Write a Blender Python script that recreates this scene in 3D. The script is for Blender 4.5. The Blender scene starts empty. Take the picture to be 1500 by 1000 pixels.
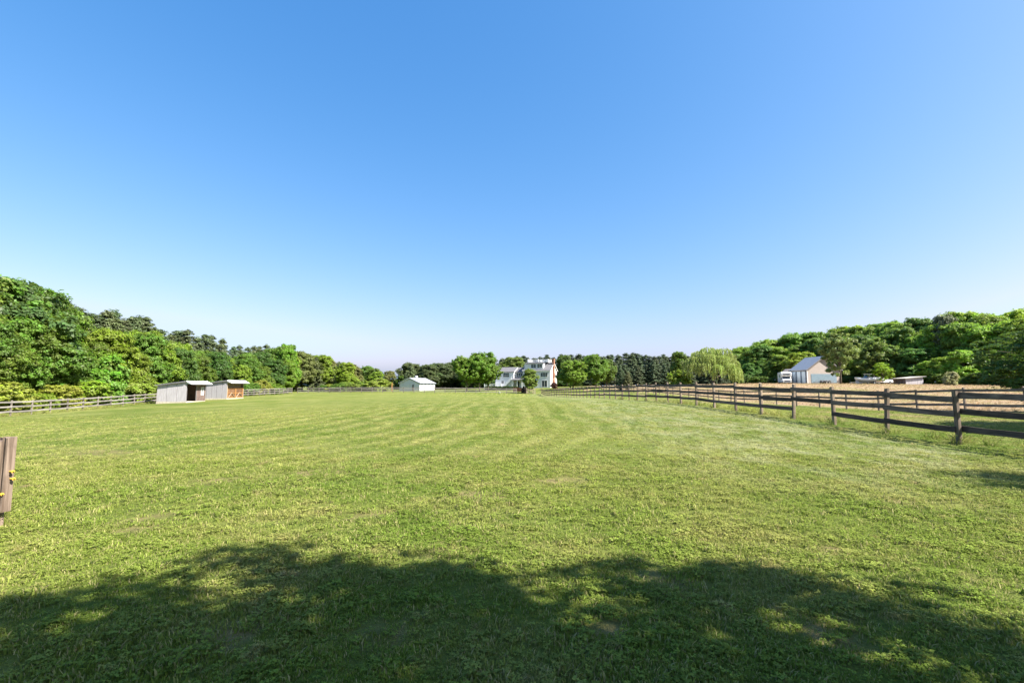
import bpy, math, random
import numpy as np
from mathutils import Vector, Matrix

S = bpy.context.scene
R = math.radians
# ------------------------------------------------------------------ camera
F = 708.3            # focal length in pixels of the 1500 px wide photograph (17 mm lens)
CAM_Z = 1.7
TILT = math.atan(65 / F)
cam_d = bpy.data.cameras.new('camera')
cam_d.sensor_width = 36.0
cam_d.lens = 17.0
cam_d.clip_start = 0.05
cam_d.clip_end = 9000
cam = bpy.data.objects.new('camera', cam_d)
S.collection.objects.link(cam)
cam.location = (0, 0, CAM_Z)
cam.rotation_euler = (R(90) + TILT, 0, 0)
S.camera = cam
# ------------------------------------------------------------------ sky and sun
SUN_AZ = R(115)      # clockwise from +Y
SUN_EL = R(45)
w = bpy.data.worlds.new('World')
S.world = w
w.use_nodes = True
wn = w.node_tree
wn.nodes.clear()
sky = wn.nodes.new('ShaderNodeTexSky')
sky.sky_type = 'NISHITA'
sky.sun_disc = False
sky.sun_elevation = SUN_EL
sky.sun_rotation = SUN_AZ
sky.altitude = 0
sky.air_density = 1.0
sky.dust_density = 1.9
sky.ozone_density = 3.0
bg = wn.nodes.new('ShaderNodeBackground')
wo = wn.nodes.new('ShaderNodeOutputWorld')
# one tone curve per channel over the whole sky: the photograph's deeper blue overhead and its clipped pale horizon
SKY_STRENGTH = 0.08
sp = wn.nodes.new('ShaderNodeSeparateColor'); cbn = wn.nodes.new('ShaderNodeCombineColor')
wn.links.new(sky.outputs[0], sp.inputs[0])
for ch, (gain, power, top) in enumerate(((.0418, 1.56, .240), (.0780, .90, .290), (.142, .60, .345))):
    pw_ = wn.nodes.new('ShaderNodeMath'); pw_.operation = 'POWER'; pw_.inputs[1].default_value = power
    ml_ = wn.nodes.new('ShaderNodeMath'); ml_.operation = 'MULTIPLY'; ml_.inputs[1].default_value = gain / SKY_STRENGTH
    mn_ = wn.nodes.new('ShaderNodeMath'); mn_.operation = 'MINIMUM'; mn_.inputs[1].default_value = top / SKY_STRENGTH
    wn.links.new(sp.outputs[ch], pw_.inputs[0]); wn.links.new(pw_.outputs[0], ml_.inputs[0])
    wn.links.new(ml_.outputs[0], mn_.inputs[0]); wn.links.new(mn_.outputs[0], cbn.inputs[ch])
bg.inputs['Strength'].default_value = SKY_STRENGTH
wn.links.new(cbn.outputs[0], bg.inputs[0])
wn.links.new(bg.outputs[0], wo.inputs[0])
sd = bpy.data.lights.new('sun', 'SUN')
sd.energy = 5.0
sd.angle = R(0.53)
sd.color = (1.0, 0.93, 0.82)
sun = bpy.data.objects.new('sun', sd)
S.collection.objects.link(sun)
to_sun = Vector((math.sin(SUN_AZ) * math.cos(SUN_EL), math.cos(SUN_AZ) * math.cos(SUN_EL), math.sin(SUN_EL)))
sun.rotation_euler = to_sun.to_track_quat('Z', 'Y').to_euler()
S.view_settings.view_transform = 'Standard'
S.view_settings.look = 'None'
S.view_settings.exposure = 1.7
S.view_settings.gamma = 1.0
S.view_settings.use_curve_mapping = False
S.render.engine = 'CYCLES'
S.cycles.max_bounces = 6
S.cycles.diffuse_bounces = 3
S.cycles.glossy_bounces = 2
S.cycles.transmission_bounces = 4
S.cycles.transparent_max_bounces = 6
S.cycles.caustics_reflective = False
S.cycles.caustics_refractive = False

COL = S.collection
# ------------------------------------------------------------------ helpers
def at(px, py, D):
    """world point seen at photo pixel (px, py), D metres ahead of the camera"""
    a, b = (px - 750) / F, (500 - py) / F
    ct, st = math.cos(TILT), math.sin(TILT)
    d = Vector((a, ct - b * st, st + b * ct))
    d *= D / d.y
    return Vector((d.x, d.y, d.z + CAM_Z))

def X_at(px, D):
    return at(px, 570, D).x

# terrain: thin-plate spline through ground contact points measured in the photograph
CTRL = []
for px, py, D in [
    (1395, 651, 14), (1303, 634, 16.4), (1230, 622.5, 18.9), (1172, 613.5, 21.3), (1123, 607.4, 23.8), (1084, 602.7, 26),
    (1051, 597.5, 28.6), (999, 591.3, 33.8), (960, 588, 39), (915, 585.3, 48), (884, 583, 56), (850, 582.5, 71), (797, 580, 117),
    (1254, 601, 34.1), (1214, 598, 37), (1147, 593.3, 43.3), (1076, 590, 52.8), (1500, 606, 25),
    (1440, 566, 80), (1300, 562.5, 108), (1080, 562.5, 112), (1183, 562, 115), (1040, 563, 106), (1000, 563, 150), (900, 566, 150),
    (770, 568.5, 165), (725, 570, 168), (615, 572, 160), (638, 571.5, 166),
    (26, 608.7, 45.5), (105, 601.3, 54), (220, 591, 67.5), (275, 589.5, 66), (336, 584.5, 75.4), (370, 579.5, 100), (432, 576, 120),
    (530, 575, 122), (640, 575.5, 123), (730, 576.2, 124)]:
    CTRL.append(tuple(at(px, py, D)))
CTRL += [(0, 0, 0), (-4, 3, 0), (4, 3, 0), (0, 10, 0), (-6, 6, 0), (7, 7, 0), (-150, 60, -1), (-120, 200, 0), (0, 300, .5),
         (150, 200, 2.4), (150, 60, 1.2), (80, 20, .2), (-80, 0, -.6), (0, -60, 0), (60, -40, 0), (-60, -40, -.2)]
CP = np.array(CTRL)
def _k(r2):
    return np.where(r2 > 1e-9, r2 * np.log(np.maximum(r2, 1e-9)), 0)
_n = len(CP)
_A = np.zeros((_n + 3, _n + 3))
_d2 = ((CP[:, None, :2] - CP[None, :, :2]) ** 2).sum(-1) / 1e4
_A[:_n, :_n] = _k(_d2) + np.eye(_n) * 2e-3
_A[:_n, _n] = 1; _A[:_n, _n + 1:] = CP[:, :2] / 100
_A[_n, :_n] = 1; _A[_n + 1:, :_n] = CP[:, :2].T / 100
_w = np.linalg.solve(_A, np.concatenate([CP[:, 2], np.zeros(3)]))
def heights(X, Y):
    X = np.asarray(X, float); Y = np.asarray(Y, float)
    r = np.sqrt(X ** 2 + (Y - 60) ** 2)
    s = np.minimum(1, 220 / np.maximum(r, 1))
    x = X * s; y = 60 + (Y - 60) * s
    out = _w[_n] + _w[_n + 1] * x / 100 + _w[_n + 2] * y / 100
    for i in range(_n):
        out = out + _w[i] * _k(((x - CP[i, 0]) ** 2 + (y - CP[i, 1]) ** 2) / 1e4)
    far = np.clip((r - 220) / 400, 0, 1)
    return out * (1 - far) + 0.3 * far
def gz(x, y):
    return float(heights(np.array([x]), np.array([y]))[0])

def tag(o, label=None, cat=None, group=None, kind=None):
    if label: o['label'] = label
    if cat: o['category'] = cat
    if group: o['group'] = group
    if kind: o['kind'] = kind
    return o

def empty(name, loc, rz=0.0):
    o = bpy.data.objects.new(name, None)
    o.empty_display_size = .3
    COL.objects.link(o)
    o.location = loc
    o.rotation_euler = (0, 0, rz)
    return o

def np_mesh(name, verts, faces, mat=None, smooth=False):
    """fast mesh from numpy arrays; faces all with the same number of corners"""
    verts = np.asarray(verts, np.float32); faces = np.asarray(faces, np.int32)
    me = bpy.data.meshes.new(name)
    k = faces.shape[1]
    me.vertices.add(len(verts)); me.loops.add(faces.size); me.polygons.add(len(faces))
    me.vertices.foreach_set('co', verts.ravel())
    me.loops.foreach_set('vertex_index', faces.ravel())
    me.polygons.foreach_set('loop_start', np.arange(0, faces.size, k, dtype=np.int32))
    me.polygons.foreach_set('loop_total', np.full(len(faces), k, np.int32))
    if smooth:
        me.polygons.foreach_set('use_smooth', np.ones(len(faces), bool))
    me.update(calc_edges=True)
    if mat: me.materials.append(mat)
    return me

def link(name, me, parent=None):
    o = bpy.data.objects.new(name, me)
    COL.objects.link(o)
    if parent: o.parent = parent
    return o

class MB:
    """collects solids; build() links them as one mesh object"""
    def __init__(self):
        self.v = []; self.f = []
    def poly(self, pts, faces):
        n = len(self.v)
        self.v += [tuple(p) for p in pts]
        self.f += [tuple(i + n for i in f) for f in faces]
        return self
    def box(self, x0, x1, y0, y1, z0, z1):
        p = [(x, y, z) for z in (z0, z1) for (x, y) in ((x0, y0), (x1, y0), (x1, y1), (x0, y1))]
        return self.poly(p, [(3, 2, 1, 0), (4, 5, 6, 7), (0, 1, 5, 4), (1, 2, 6, 5), (2, 3, 7, 6), (3, 0, 4, 7)])
    def prism(self, prof, axis, a, b):
        """extrude a closed 2-D profile along an axis; prof is (x,z) for axis y, (y,z) for axis x"""
        n = len(prof)
        def mk(p, t):
            return (p[0], t, p[1]) if axis == 'y' else (t, p[0], p[1]) if axis == 'x' else (p[0], p[1], t)
        pts = [mk(p, a) for p in prof] + [mk(p, b) for p in prof]
        fs = [tuple(range(n))[::-1], tuple(range(n, 2 * n))]
        fs += [(i, (i + 1) % n, (i + 1) % n + n, i + n) for i in range(n)]
        return self.poly(pts, fs)
    def bar(self, p, q, w, h=None):
        """square bar between two points"""
        h = h or w
        p, q = Vector(p), Vector(q)
        d = (q - p).normalized()
        up = Vector((0, 0, 1)) if abs(d.z) < .95 else Vector((0, 1, 0))
        s = d.cross(up).normalized(); u = s.cross(d)
        pts = [c + s * a * w / 2 + u * b * h / 2 for c in (p, q) for a, b in ((-1, -1), (1, -1), (1, 1), (-1, 1))]
        return self.poly(pts, [(3, 2, 1, 0), (4, 5, 6, 7), (0, 1, 5, 4), (1, 2, 6, 5), (2, 3, 7, 6), (3, 0, 4, 7)])
    def tube(self, pts, rad, n=8, cap=True):
        pts = [Vector(p) for p in pts]
        base = len(self.v)
        for i, p in enumerate(pts):
            d = (pts[min(i + 1, len(pts) - 1)] - pts[max(i - 1, 0)]).normalized()
            up = Vector((0, 0, 1)) if abs(d.z) < .9 else Vector((1, 0, 0))
            s = d.cross(up).normalized(); u = s.cross(d)
            for k in range(n):
                a = 2 * math.pi * k / n
                self.v.append(tuple(p + (s * math.cos(a) + u * math.sin(a)) * rad[i]))
        for i in range(len(pts) - 1):
            for k in range(n):
                a, b = base + i * n + k, base + i * n + (k + 1) % n
                self.f.append((a, b, b + n, a + n))
        if cap:
            self.f.append(tuple(base + k for k in range(n))[::-1])
            e = base + (len(pts) - 1) * n
            self.f.append(tuple(e + k for k in range(n)))
        return self
    def mesh(self, name, mat, bevel=0, smooth=False):
        me = bpy.data.meshes.new(name)
        me.from_pydata(self.v, [], self.f)
        if bevel:
            import bmesh
            bm = bmesh.new(); bm.from_mesh(me)
            bmesh.ops.recalc_face_normals(bm, faces=bm.faces[:])
            bmesh.ops.bevel(bm, geom=bm.edges[:], offset=bevel, segments=1, affect='EDGES', profile=.6)
            bm.to_mesh(me); bm.free()
        else:
            import bmesh
            bm = bmesh.new(); bm.from_mesh(me)
            bmesh.ops.recalc_face_normals(bm, faces=bm.faces[:])
            bm.to_mesh(me); bm.free()
        if smooth:
            for p in me.polygons: p.use_smooth = True
        me.materials.append(mat)
        return me
    def build(self, name, mat, parent=None, bevel=0, smooth=False):
        return link(name, self.mesh(name, mat, bevel, smooth), parent)

# ------------------------------------------------------------------ materials
class NT:
    def __init__(self, name):
        self.m = bpy.data.materials.new(name)
        self.m.use_nodes = True
        self.t = self.m.node_tree
        self.t.nodes.clear()
        self.out = self.t.nodes.new('ShaderNodeOutputMaterial')
    def n(self, kind, **kw):
        nd = self.t.nodes.new('ShaderNode' + kind)
        for k, v in kw.items():
            if hasattr(nd, k) and k not in nd.inputs.keys(): setattr(nd, k, v)
            else: self.set(nd, k, v)
        return nd
    def set(self, nd, key, v):
        i = nd.inputs[key]
        if isinstance(v, bpy.types.NodeSocket): self.t.links.new(v, i)
        else:
            try: i.default_value = v
            except Exception: i.default_value = (*v, 1.0)
    def math(self, op, a, b=0.0, c=None, clamp=False):
        nd = self.t.nodes.new('ShaderNodeMath'); nd.operation = op; nd.use_clamp = clamp
        self.set(nd, 0, a); self.set(nd, 1, b)
        if c is not None: self.set(nd, 2, c)
        return nd.outputs[0]
    def mix(self, f, a, b, blend='MIX'):
        nd = self.t.nodes.new('ShaderNodeMix'); nd.data_type = 'RGBA'; nd.blend_type = blend
        for idx, v in ((0, f), (6, a), (7, b)):
            i = nd.inputs[idx]
            if isinstance(v, bpy.types.NodeSocket): self.t.links.new(v, i)
            elif idx == 0: i.default_value = v
            else: i.default_value = (*v, 1.0) if len(v) == 3 else v
        return nd.outputs[2]
    def noise(self, vec, scale, detail=3.0, rough=.55, dist=0.0):
        nd = self.t.nodes.new('ShaderNodeTexNoise')
        if vec is not None: self.t.links.new(vec, nd.inputs['Vector'])
        nd.inputs['Scale'].default_value = scale; nd.inputs['Detail'].default_value = detail
        nd.inputs['Roughness'].default_value = rough; nd.inputs['Distortion'].default_value = dist
        return nd.outputs[0]
    def ramp(self, v, a, b):
        nd = self.t.nodes.new('ShaderNodeMapRange'); nd.interpolation_type = 'SMOOTHSTEP'
        self.set(nd, 0, v); nd.inputs[1].default_value = a; nd.inputs[2].default_value = b
        return nd.outputs[0]
    def scale(self, vec, s):
        nd = self.t.nodes.new('ShaderNodeVectorMath'); nd.operation = 'MULTIPLY'
        self.t.links.new(vec, nd.inputs[0]); nd.inputs[1].default_value = s
        return nd.outputs[0]
    def pos(self):
        return self.t.nodes.new('ShaderNodeNewGeometry').outputs['Position']
    def obj(self):
        return self.t.nodes.new('ShaderNodeTexCoord').outputs['Object']
    def bsdf(self, col, rough=.8, spec=.3, bump=None, bump_d=.02, bump_s=.5, metal=0.0):
        b = self.t.nodes.new('ShaderNodeBsdfPrincipled')
        self.set(b, 'Base Color', col); self.set(b, 'Roughness', rough)
        b.inputs['Specular IOR Level'].default_value = spec
        b.inputs['Metallic'].default_value = metal
        if bump is not None:
            bn = self.t.nodes.new('ShaderNodeBump')
            self.set(bn, 'Height', bump); bn.inputs['Distance'].default_value = bump_d; bn.inputs['Strength'].default_value = bump_s
            self.t.links.new(bn.outputs[0], b.inputs['Normal'])
        return b.outputs[0]
    def done(self, sh):
        self.t.links.new(sh, self.out.inputs['Surface'])
        return self.m

def grass_colour(t, soil_attr=False):
    """lawn colour from world position; the same for the soil sheet and the blades standing on it"""
    P = t.pos()
    sep = t.n('SeparateXYZ'); t.t.links.new(P, sep.inputs[0])
    X, Y = sep.outputs[0], sep.outputs[1]
    n1 = t.noise(P, .09, 3); n2 = t.noise(P, .55, 4, .6); n3 = t.noise(P, 2.6, 4, .65)
    c = t.mix(t.ramp(n1, .35, .68), (.094, .143, .020), (.160, .188, .036))
    c = t.mix(t.ramp(n2, .40, .72), c, (.182, .192, .052))
    # mowing passes: straight away from the camera, swinging round to the left
    wob = t.math('MULTIPLY', t.math('SUBTRACT', t.noise(P, .12, 2), .5), 3.0)
    ax = t.math('MAXIMUM', t.math('ADD', X, 24.0), 0.0)
    ay = t.math('MAXIMUM', t.math('SUBTRACT', 22.0, Y), 0.0)
    s = t.math('ADD', t.math('SQRT', t.math('ADD', t.math('MULTIPLY', ax, ax), t.math('MULTIPLY', ay, ay))), wob)
    st = t.math('SINE', t.math('MULTIPLY', s, 5.4))
    st2 = t.noise(None, 1.0, 3, .6)
    cmb = t.n('CombineXYZ'); t.t.links.new(s, cmb.inputs[0])
    nn = t.t.nodes[-2] if False else None
    stripe = t.ramp(t.math('ADD', t.math('MULTIPLY', st, .5), t.math('MULTIPLY', t.noise(cmb.outputs[0], .8, 3, .7), 1.2)), .35, 1.0)
    edge = t.math('MULTIPLY', t.ramp(n2, .25, .6), t.ramp(Y, 7.0, 15.0))
    lane = t.math('SUBTRACT', 1.0, t.ramp(X, 2.0, 13.0))
    infield = t.ramp(Y, 132.0, 122.0)
    stripe = t.math('MULTIPLY', t.math('MULTIPLY', stripe, edge), t.math('MULTIPLY', lane, infield))
    c = t.mix(t.math('MULTIPLY', stripe, .5), c, (.265, .275, .090))
    # pale dry clippings lying on the right-hand swaths
    cl = t.noise(t.scale(P, (1.0, .45, 1.0)), 1.3, 5, .7, .6)
    band = t.math('MULTIPLY', t.ramp(X, 1.5, 7.0), t.ramp(X, 12.5, 11.0))
    band = t.math('MULTIPLY', band, t.ramp(Y, 6.0, 12.0))
    band = t.math('MULTIPLY', band, infield)
    c = t.mix(t.math('MULTIPLY', t.math('MULTIPLY', t.ramp(cl, .40, .66), band), .65), c, (.300, .305, .175))
    # dry thatch and bare spots
    c = t.mix(t.math('MULTIPLY', t.ramp(n3, .56, .74), .55), c, (.270, .225, .095))
    bare = t.noise(P, .8, 5, .7)
    c = t.mix(t.math('MULTIPLY', t.ramp(bare, .62, .72), .7), c, (.30, .215, .12))
    if soil_attr:
        c = t.mix(t.math('MULTIPLY', t.n('Attribute', attribute_name='bare').outputs['Fac'], .75), c, (.25, .195, .095))
    # brown stubble field beyond the second fence
    bx = t.math('ADD', X, t.math('MULTIPLY', t.math('SUBTRACT', n2, .5), 5.0))
    tan = t.math('MULTIPLY', t.ramp(bx, 24.5, 28.5), t.ramp(Y, 22.0, 34.0))
    fn = t.noise(t.scale(P, (.5, 1.6, 1.0)), .5, 5, .65)
    fc = t.mix(t.ramp(fn, .35, .7), (.32, .215, .14), (.28, .23, .125))
    fc = t.mix(t.math('MULTIPLY', t.ramp(n3, .48, .7), .6), fc, (.38, .29, .205))
    fc = t.mix(t.math('MULTIPLY', t.ramp(t.noise(P, .22, 3), .5, .64), .5), fc, (.20, .21, .06))
    c = t.mix(tan, c, fc)
    # worn earth between the two right-hand fences
    soil = t.math('MULTIPLY', t.math('MULTIPLY', t.ramp(X, 12.8, 14.5), t.ramp(X, 30.0, 25.0)), t.ramp(t.noise(t.scale(P, (1, .35, 1)), .35, 4, .6), .52, .64))
    soil = t.math('MULTIPLY', soil, t.ramp(Y, 17.0, 26.0))
    c = t.mix(t.math('MULTIPLY', soil, .8), c, (.33, .235, .15))
    return c, P

def mat_ground():
    t = NT('lawn_soil')
    c, P = grass_colour(t, True)
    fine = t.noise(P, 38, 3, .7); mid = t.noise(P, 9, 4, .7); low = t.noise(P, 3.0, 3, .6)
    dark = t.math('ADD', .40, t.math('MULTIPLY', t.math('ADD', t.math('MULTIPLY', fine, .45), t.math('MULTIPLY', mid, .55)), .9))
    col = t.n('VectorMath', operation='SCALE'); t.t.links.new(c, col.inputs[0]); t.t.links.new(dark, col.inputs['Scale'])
    h = t.math('ADD', t.math('MULTIPLY', mid, .6), t.math('ADD', t.math('MULTIPLY', fine, .4), t.math('MULTIPLY', low, .8)))
    return t.done(t.bsdf(col.outputs[0], .95, .1, h, .12, .9))

def mat_blade():
    t = NT('grass_blade')
    c, P = grass_colour(t)
    oi = t.n('ObjectInfo')
    at_ = t.n('Attribute', attribute_name='tint')
    r = at_.outputs['Fac']
    c = t.mix(t.math('MULTIPLY', t.ramp(r, .62, 1.0), .75), c, (.31, .26, .14))
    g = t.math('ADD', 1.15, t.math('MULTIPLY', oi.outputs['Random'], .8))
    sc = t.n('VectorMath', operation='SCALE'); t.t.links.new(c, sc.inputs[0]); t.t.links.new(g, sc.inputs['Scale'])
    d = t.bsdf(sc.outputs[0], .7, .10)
    tr = t.n('BsdfTranslucent'); t.t.links.new(sc.outputs[0], tr.inputs[0])
    mx = t.n('MixShader'); mx.inputs[0].default_value = .35
    t.t.links.new(d, mx.inputs[1]); t.t.links.new(tr.outputs[0], mx.inputs[2])
    return t.done(mx.outputs[0])

def mat_leaf(name='leaf', trans=.46, rough=.5):
    t = NT(name)
    oi = t.n('ObjectInfo')
    at_ = t.n('Attribute', attribute_name='tint')
    f = at_.outputs['Fac']
    hs = t.n('HueSaturation')
    t.t.links.new(oi.outputs['Color'], hs.inputs['Color'])
    t.set(hs, 'Hue', t.math('ADD', .475, t.math('MULTIPLY', f, .05)))
    t.set(hs, 'Saturation', t.math('ADD', .85, t.math('MULTIPLY', f, .25)))
    t.set(hs, 'Value', t.math('ADD', .80, t.math('MULTIPLY', f, 1.0)))
    d = t.bsdf(hs.outputs[0], rough, .35)
    tr = t.n('BsdfTranslucent')
    br = t.mix(.5, hs.outputs[0], (.25, .32, .03), 'MIX')
    ms = t.mix(.6, hs.outputs[0], br)
    t.t.links.new(ms, tr.inputs[0])
    mx = t.n('MixShader'); mx.inputs[0].default_value = trans
    t.t.links.new(d, mx.inputs[1]); t.t.links.new(tr.outputs[0], mx.inputs[2])
    return t.done(mx.outputs[0])

def mat_wood(name, a, b, grain=(3, 3, 14), rough=.85, rnd=.5):
    """weathered boards; grain gives the noise frequencies along the local axes"""
    t = NT(name)
    O = t.obj()
    oi = t.n('ObjectInfo')
    sh = t.n('VectorMath', operation='ADD')
    t.t.links.new(O, sh.inputs[0])
    cb = t.n('CombineXYZ')
    t.set(cb, 0, t.math('MULTIPLY', oi.outputs['Random'], 31.0)); t.set(cb, 1, t.math('MULTIPLY', oi.outputs['Random'], 17.0))
    t.t.links.new(cb.outputs[0], sh.inputs[1])
    g = t.noise(t.scale(sh.outputs[0], grain), 1.0, 5, .65, .3)
    bl = t.noise(sh.outputs[0], 2.2, 4, .6)
    c = t.mix(t.ramp(g, .32, .68), a, b)
    c = t.mix(t.math('MULTIPLY', t.ramp(bl, .5, .75), .5), c, tuple(x * .45 for x in a))
    v = t.math('ADD', 1 - rnd / 2, t.math('MULTIPLY', oi.outputs['Random'], rnd))
    sc = t.n('VectorMath', operation='SCALE'); t.t.links.new(c, sc.inputs[0]); t.t.links.new(v, sc.inputs['Scale'])
    return t.done(t.bsdf(sc.outputs[0], rough, .2, g, .01, .6))

def mat_plain(name, col, rough=.6, var=.12, scale=2.0, spec=.4, metal=0.0, grain=(1, 1, 1)):
    t = NT(name)
    O = t.scale(t.obj(), grain)
    n = t.noise(O, scale, 5, .6)
    c = t.mix(t.ramp(n, .3, .75), tuple(x * (1 - var) for x in col), tuple(min(1, x * (1 + var)) for x in col))
    return t.done(t.bsdf(c, rough, spec, n, .004, .3, metal))

def mat_metal_roof(name, col, axis=0, pitch=.3, rough=.4, metal=.3, strength=.5):
    t = NT(name)
    O = t.obj()
    sep = t.n('SeparateXYZ'); t.t.links.new(O, sep.inputs[0])
    s = t.math('SINE', t.math('MULTIPLY', sep.outputs[axis], 2 * math.pi / pitch))
    n = t.noise(O, 1.6, 5, .65)
    c = t.mix(t.ramp(n, .35, .75), tuple(x * .85 for x in col), col)
    return t.done(t.bsdf(c, rough, .5, t.ramp(s, .3, 1), .02, strength, metal))

def mat_siding(name, col, pitch=.2, vertical=False, axis=0, rough=.6):
    """lapped or board siding, relief from the board edges"""
    t = NT(name)
    O = t.obj()
    sep = t.n('SeparateXYZ'); t.t.links.new(O, sep.inputs[0])
    z = sep.outputs[axis if vertical else 2]
    fr = t.math('FRACT', t.math('DIVIDE', z, pitch))
    n = t.noise(O, 1.2, 4, .6)
    c = t.mix(t.ramp(n, .3, .75), tuple(x * .9 for x in col), col)
    return t.done(t.bsdf(c, rough, .35, fr, .02, .7))

M = {}
M['ground'] = mat_ground()
M['blade'] = mat_blade()
M['leaf'] = mat_leaf()
M['needle'] = mat_leaf('needle', .15, .6)
M['bark'] = mat_wood('bark', (.10, .075, .055), (.20, .165, .13), (7, 7, 2))
M['pine_bark'] = mat_wood('pine_bark', (.13, .085, .06), (.25, .18, .14), (7, 7, 2))
M['rail_brown'] = mat_wood('rail_brown', (.085, .066, .058), (.185, .150, .130), (3, 3, 16), rnd=.6)
M['rail_dark'] = mat_wood('rail_dark', (.062, .048, .043), (.155, .120, .104), (1.3, 16, 16), rnd=.9)
M['post_brown'] = mat_wood('post_brown', (.135, .10, .075), (.27, .215, .17), (12, 12, 1.2), rnd=.5)
M['rail_grey'] = mat_wood('rail_grey', (.15, .138, .128), (.29, .27, .25), (1.3, 16, 16), rnd=.5)
M['post_grey'] = mat_wood('post_grey', (.09, .075, .065), (.21, .18, .155), (12, 12, 1.2), rnd=.6)
M['old_post'] = mat_wood('old_post', (.11, .078, .058), (.26, .20, .16), (30, 30, 1.5), rnd=.2)

# ------------------------------------------------------------------ the ground
BARE = []
for px, py, rr in ((230, 752, .42), (215, 770, .3), (545, 748, .35), (700, 722, .5), (470, 690, .7), (950, 836, .28), (1010, 842, .2), (850, 985, .16), (880, 968, .12), (640, 800, .25),
                   (1240, 918, .2), (1180, 905, .15), (20, 805, .2), (8, 860, .15), (1440, 850, .3), (1330, 700, .3), (1310, 730, .2), (1200, 795, .14), (370, 900, .25), (880, 905, .2), (560, 905, .2), (150, 660, .8), (820, 700, .5), (1120, 820, .2), (330, 700, .4)):
    D_ = 1.7 * F / (py - 565)
    BARE.append((X_at(px, D_), D_, rr * 1.15, rr * .8))
def bare_at(x, y):
    x = np.asarray(x, float); y = np.asarray(y, float)
    out = np.zeros_like(x)
    wob = .35 * np.sin(x * 9.1 + 2.2 * np.sin(y * 7.3)) + .3 * np.sin(y * 13.7 + 1.9 * np.sin(x * 11.1))
    for bx, by, ra, rb in BARE:
        d = ((x - bx) / ra) ** 2 + ((y - by) / rb) ** 2
        out = np.maximum(out, np.clip(1.0 - d * .8 + wob * np.exp(-d * .3), 0, 1))
    return out
def axis_coords(lim, n, k):
    u = np.linspace(-1, 1, n)
    return np.sinh(u * k) / math.sinh(k) * lim
gx = axis_coords(2500, 301, 8.2)
gy = np.concatenate([axis_coords(2500, 361, 8.0) + 14])
GX, GY = np.meshgrid(gx, gy)
GZ = heights(GX.ravel(), GY.ravel())
nx, ny = len(gx), len(gy)
idx = np.arange(nx * ny).reshape(ny, nx)
faces = np.stack([idx[:-1, :-1], idx[:-1, 1:], idx[1:, 1:], idx[1:, :-1]], -1).reshape(-1, 4)
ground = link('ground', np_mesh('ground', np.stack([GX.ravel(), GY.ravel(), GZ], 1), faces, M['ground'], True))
ba = ground.data.attributes.new('bare', 'FLOAT', 'POINT')
ba.data.foreach_set('value', bare_at(GX.ravel(), GY.ravel()).astype(np.float32))
tag(ground, 'mown pasture running to a brown stubble field and the woods', 'ground', kind='structure')

# ------------------------------------------------------------------ plank fences
rng = random.Random(4)
UNIT_RAIL = {}
def board_mesh(key, L, h, th, mat, seed):
    """a plank along x with slightly uneven edges and a little warp"""
    if key in UNIT_RAIL: return UNIT_RAIL[key]
    r = random.Random(seed)
    n = 5
    v = []; f = []
    for i in range(n):
        x = L * i / (n - 1)
        a, b = r.uniform(-.008, .008), r.uniform(-.008, .008)
        yw = math.sin(i / (n - 1) * math.pi) * r.uniform(-.015, .015)
        zz = -math.sin(i / (n - 1) * math.pi) * r.uniform(0, .02)
        v += [(x, yw - th / 2, zz - h / 2 + a), (x, yw + th / 2, zz - h / 2 + a), (x, yw + th / 2, zz + h / 2 + b), (x, yw - th / 2, zz + h / 2 + b)]
    for i in range(n - 1):
        for k in range(4):
            a, b = i * 4 + k, i * 4 + (k + 1) % 4
            f.append((a, a + 4, b + 4, b))
    f += [(0, 1, 2, 3), tuple(range(4 * n - 1, 4 * n - 5, -1))]
    me = bpy.data.meshes.new('rail'); me.from_pydata(v, [], f); me.materials.append(mat)
    UNIT_RAIL[key] = me
    return me
def post_mesh(key, w, d, H, mat, seed):
    if key in UNIT_RAIL: return UNIT_RAIL[key]
    r = random.Random(seed)
    m = MB()
    sl = r.uniform(-.02, .03)
    c = w * .12
    ring = [(-w / 2 + c, -d / 2), (w / 2 - c, -d / 2), (w / 2, -d / 2 + c), (w / 2, d / 2 - c), (w / 2 - c, d / 2), (-w / 2 + c, d / 2), (-w / 2, d / 2 - c), (-w / 2, -d / 2 + c)]
    pts = []
    for z in (-.3, H * .5, H):
        ox, oy = r.uniform(-.006, .006), r.uniform(-.006, .006)
        pts += [(x + ox, y + oy, z + (sl * x / w * 2 if z == H else 0)) for x, y in ring]
    fs = [tuple(range(8))[::-1], tuple(range(16, 24))]
    fs += [(i + 8 * k, (i + 1) % 8 + 8 * k, (i + 1) % 8 + 8 * k + 8, i + 8 * k + 8) for k in (0, 1) for i in range(8)]
    m.poly(pts, fs)
    UNIT_RAIL[key] = m.mesh('post', mat)
    return UNIT_RAIL[key]

def rail_between(fence, p, q, key, L, h, th, mat, seed):
    p, q = Vector(p), Vector(q)
    me = board_mesh((key, seed % 4), L, h, th, mat, seed % 4 + 11)
    o = link('rail', me, fence)
    d = q - p
    X = d.normalized(); Yv = Vector((0, 0, 1)).cross(X).normalized(); Z = X.cross(Yv)
    m = Matrix((X, Yv, Z)).transposed().to_4x4()
    o.matrix_basis = Matrix.Translation(p) @ m @ Matrix.Diagonal((d.length / L, 1, 1, 1))
    return o

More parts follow.
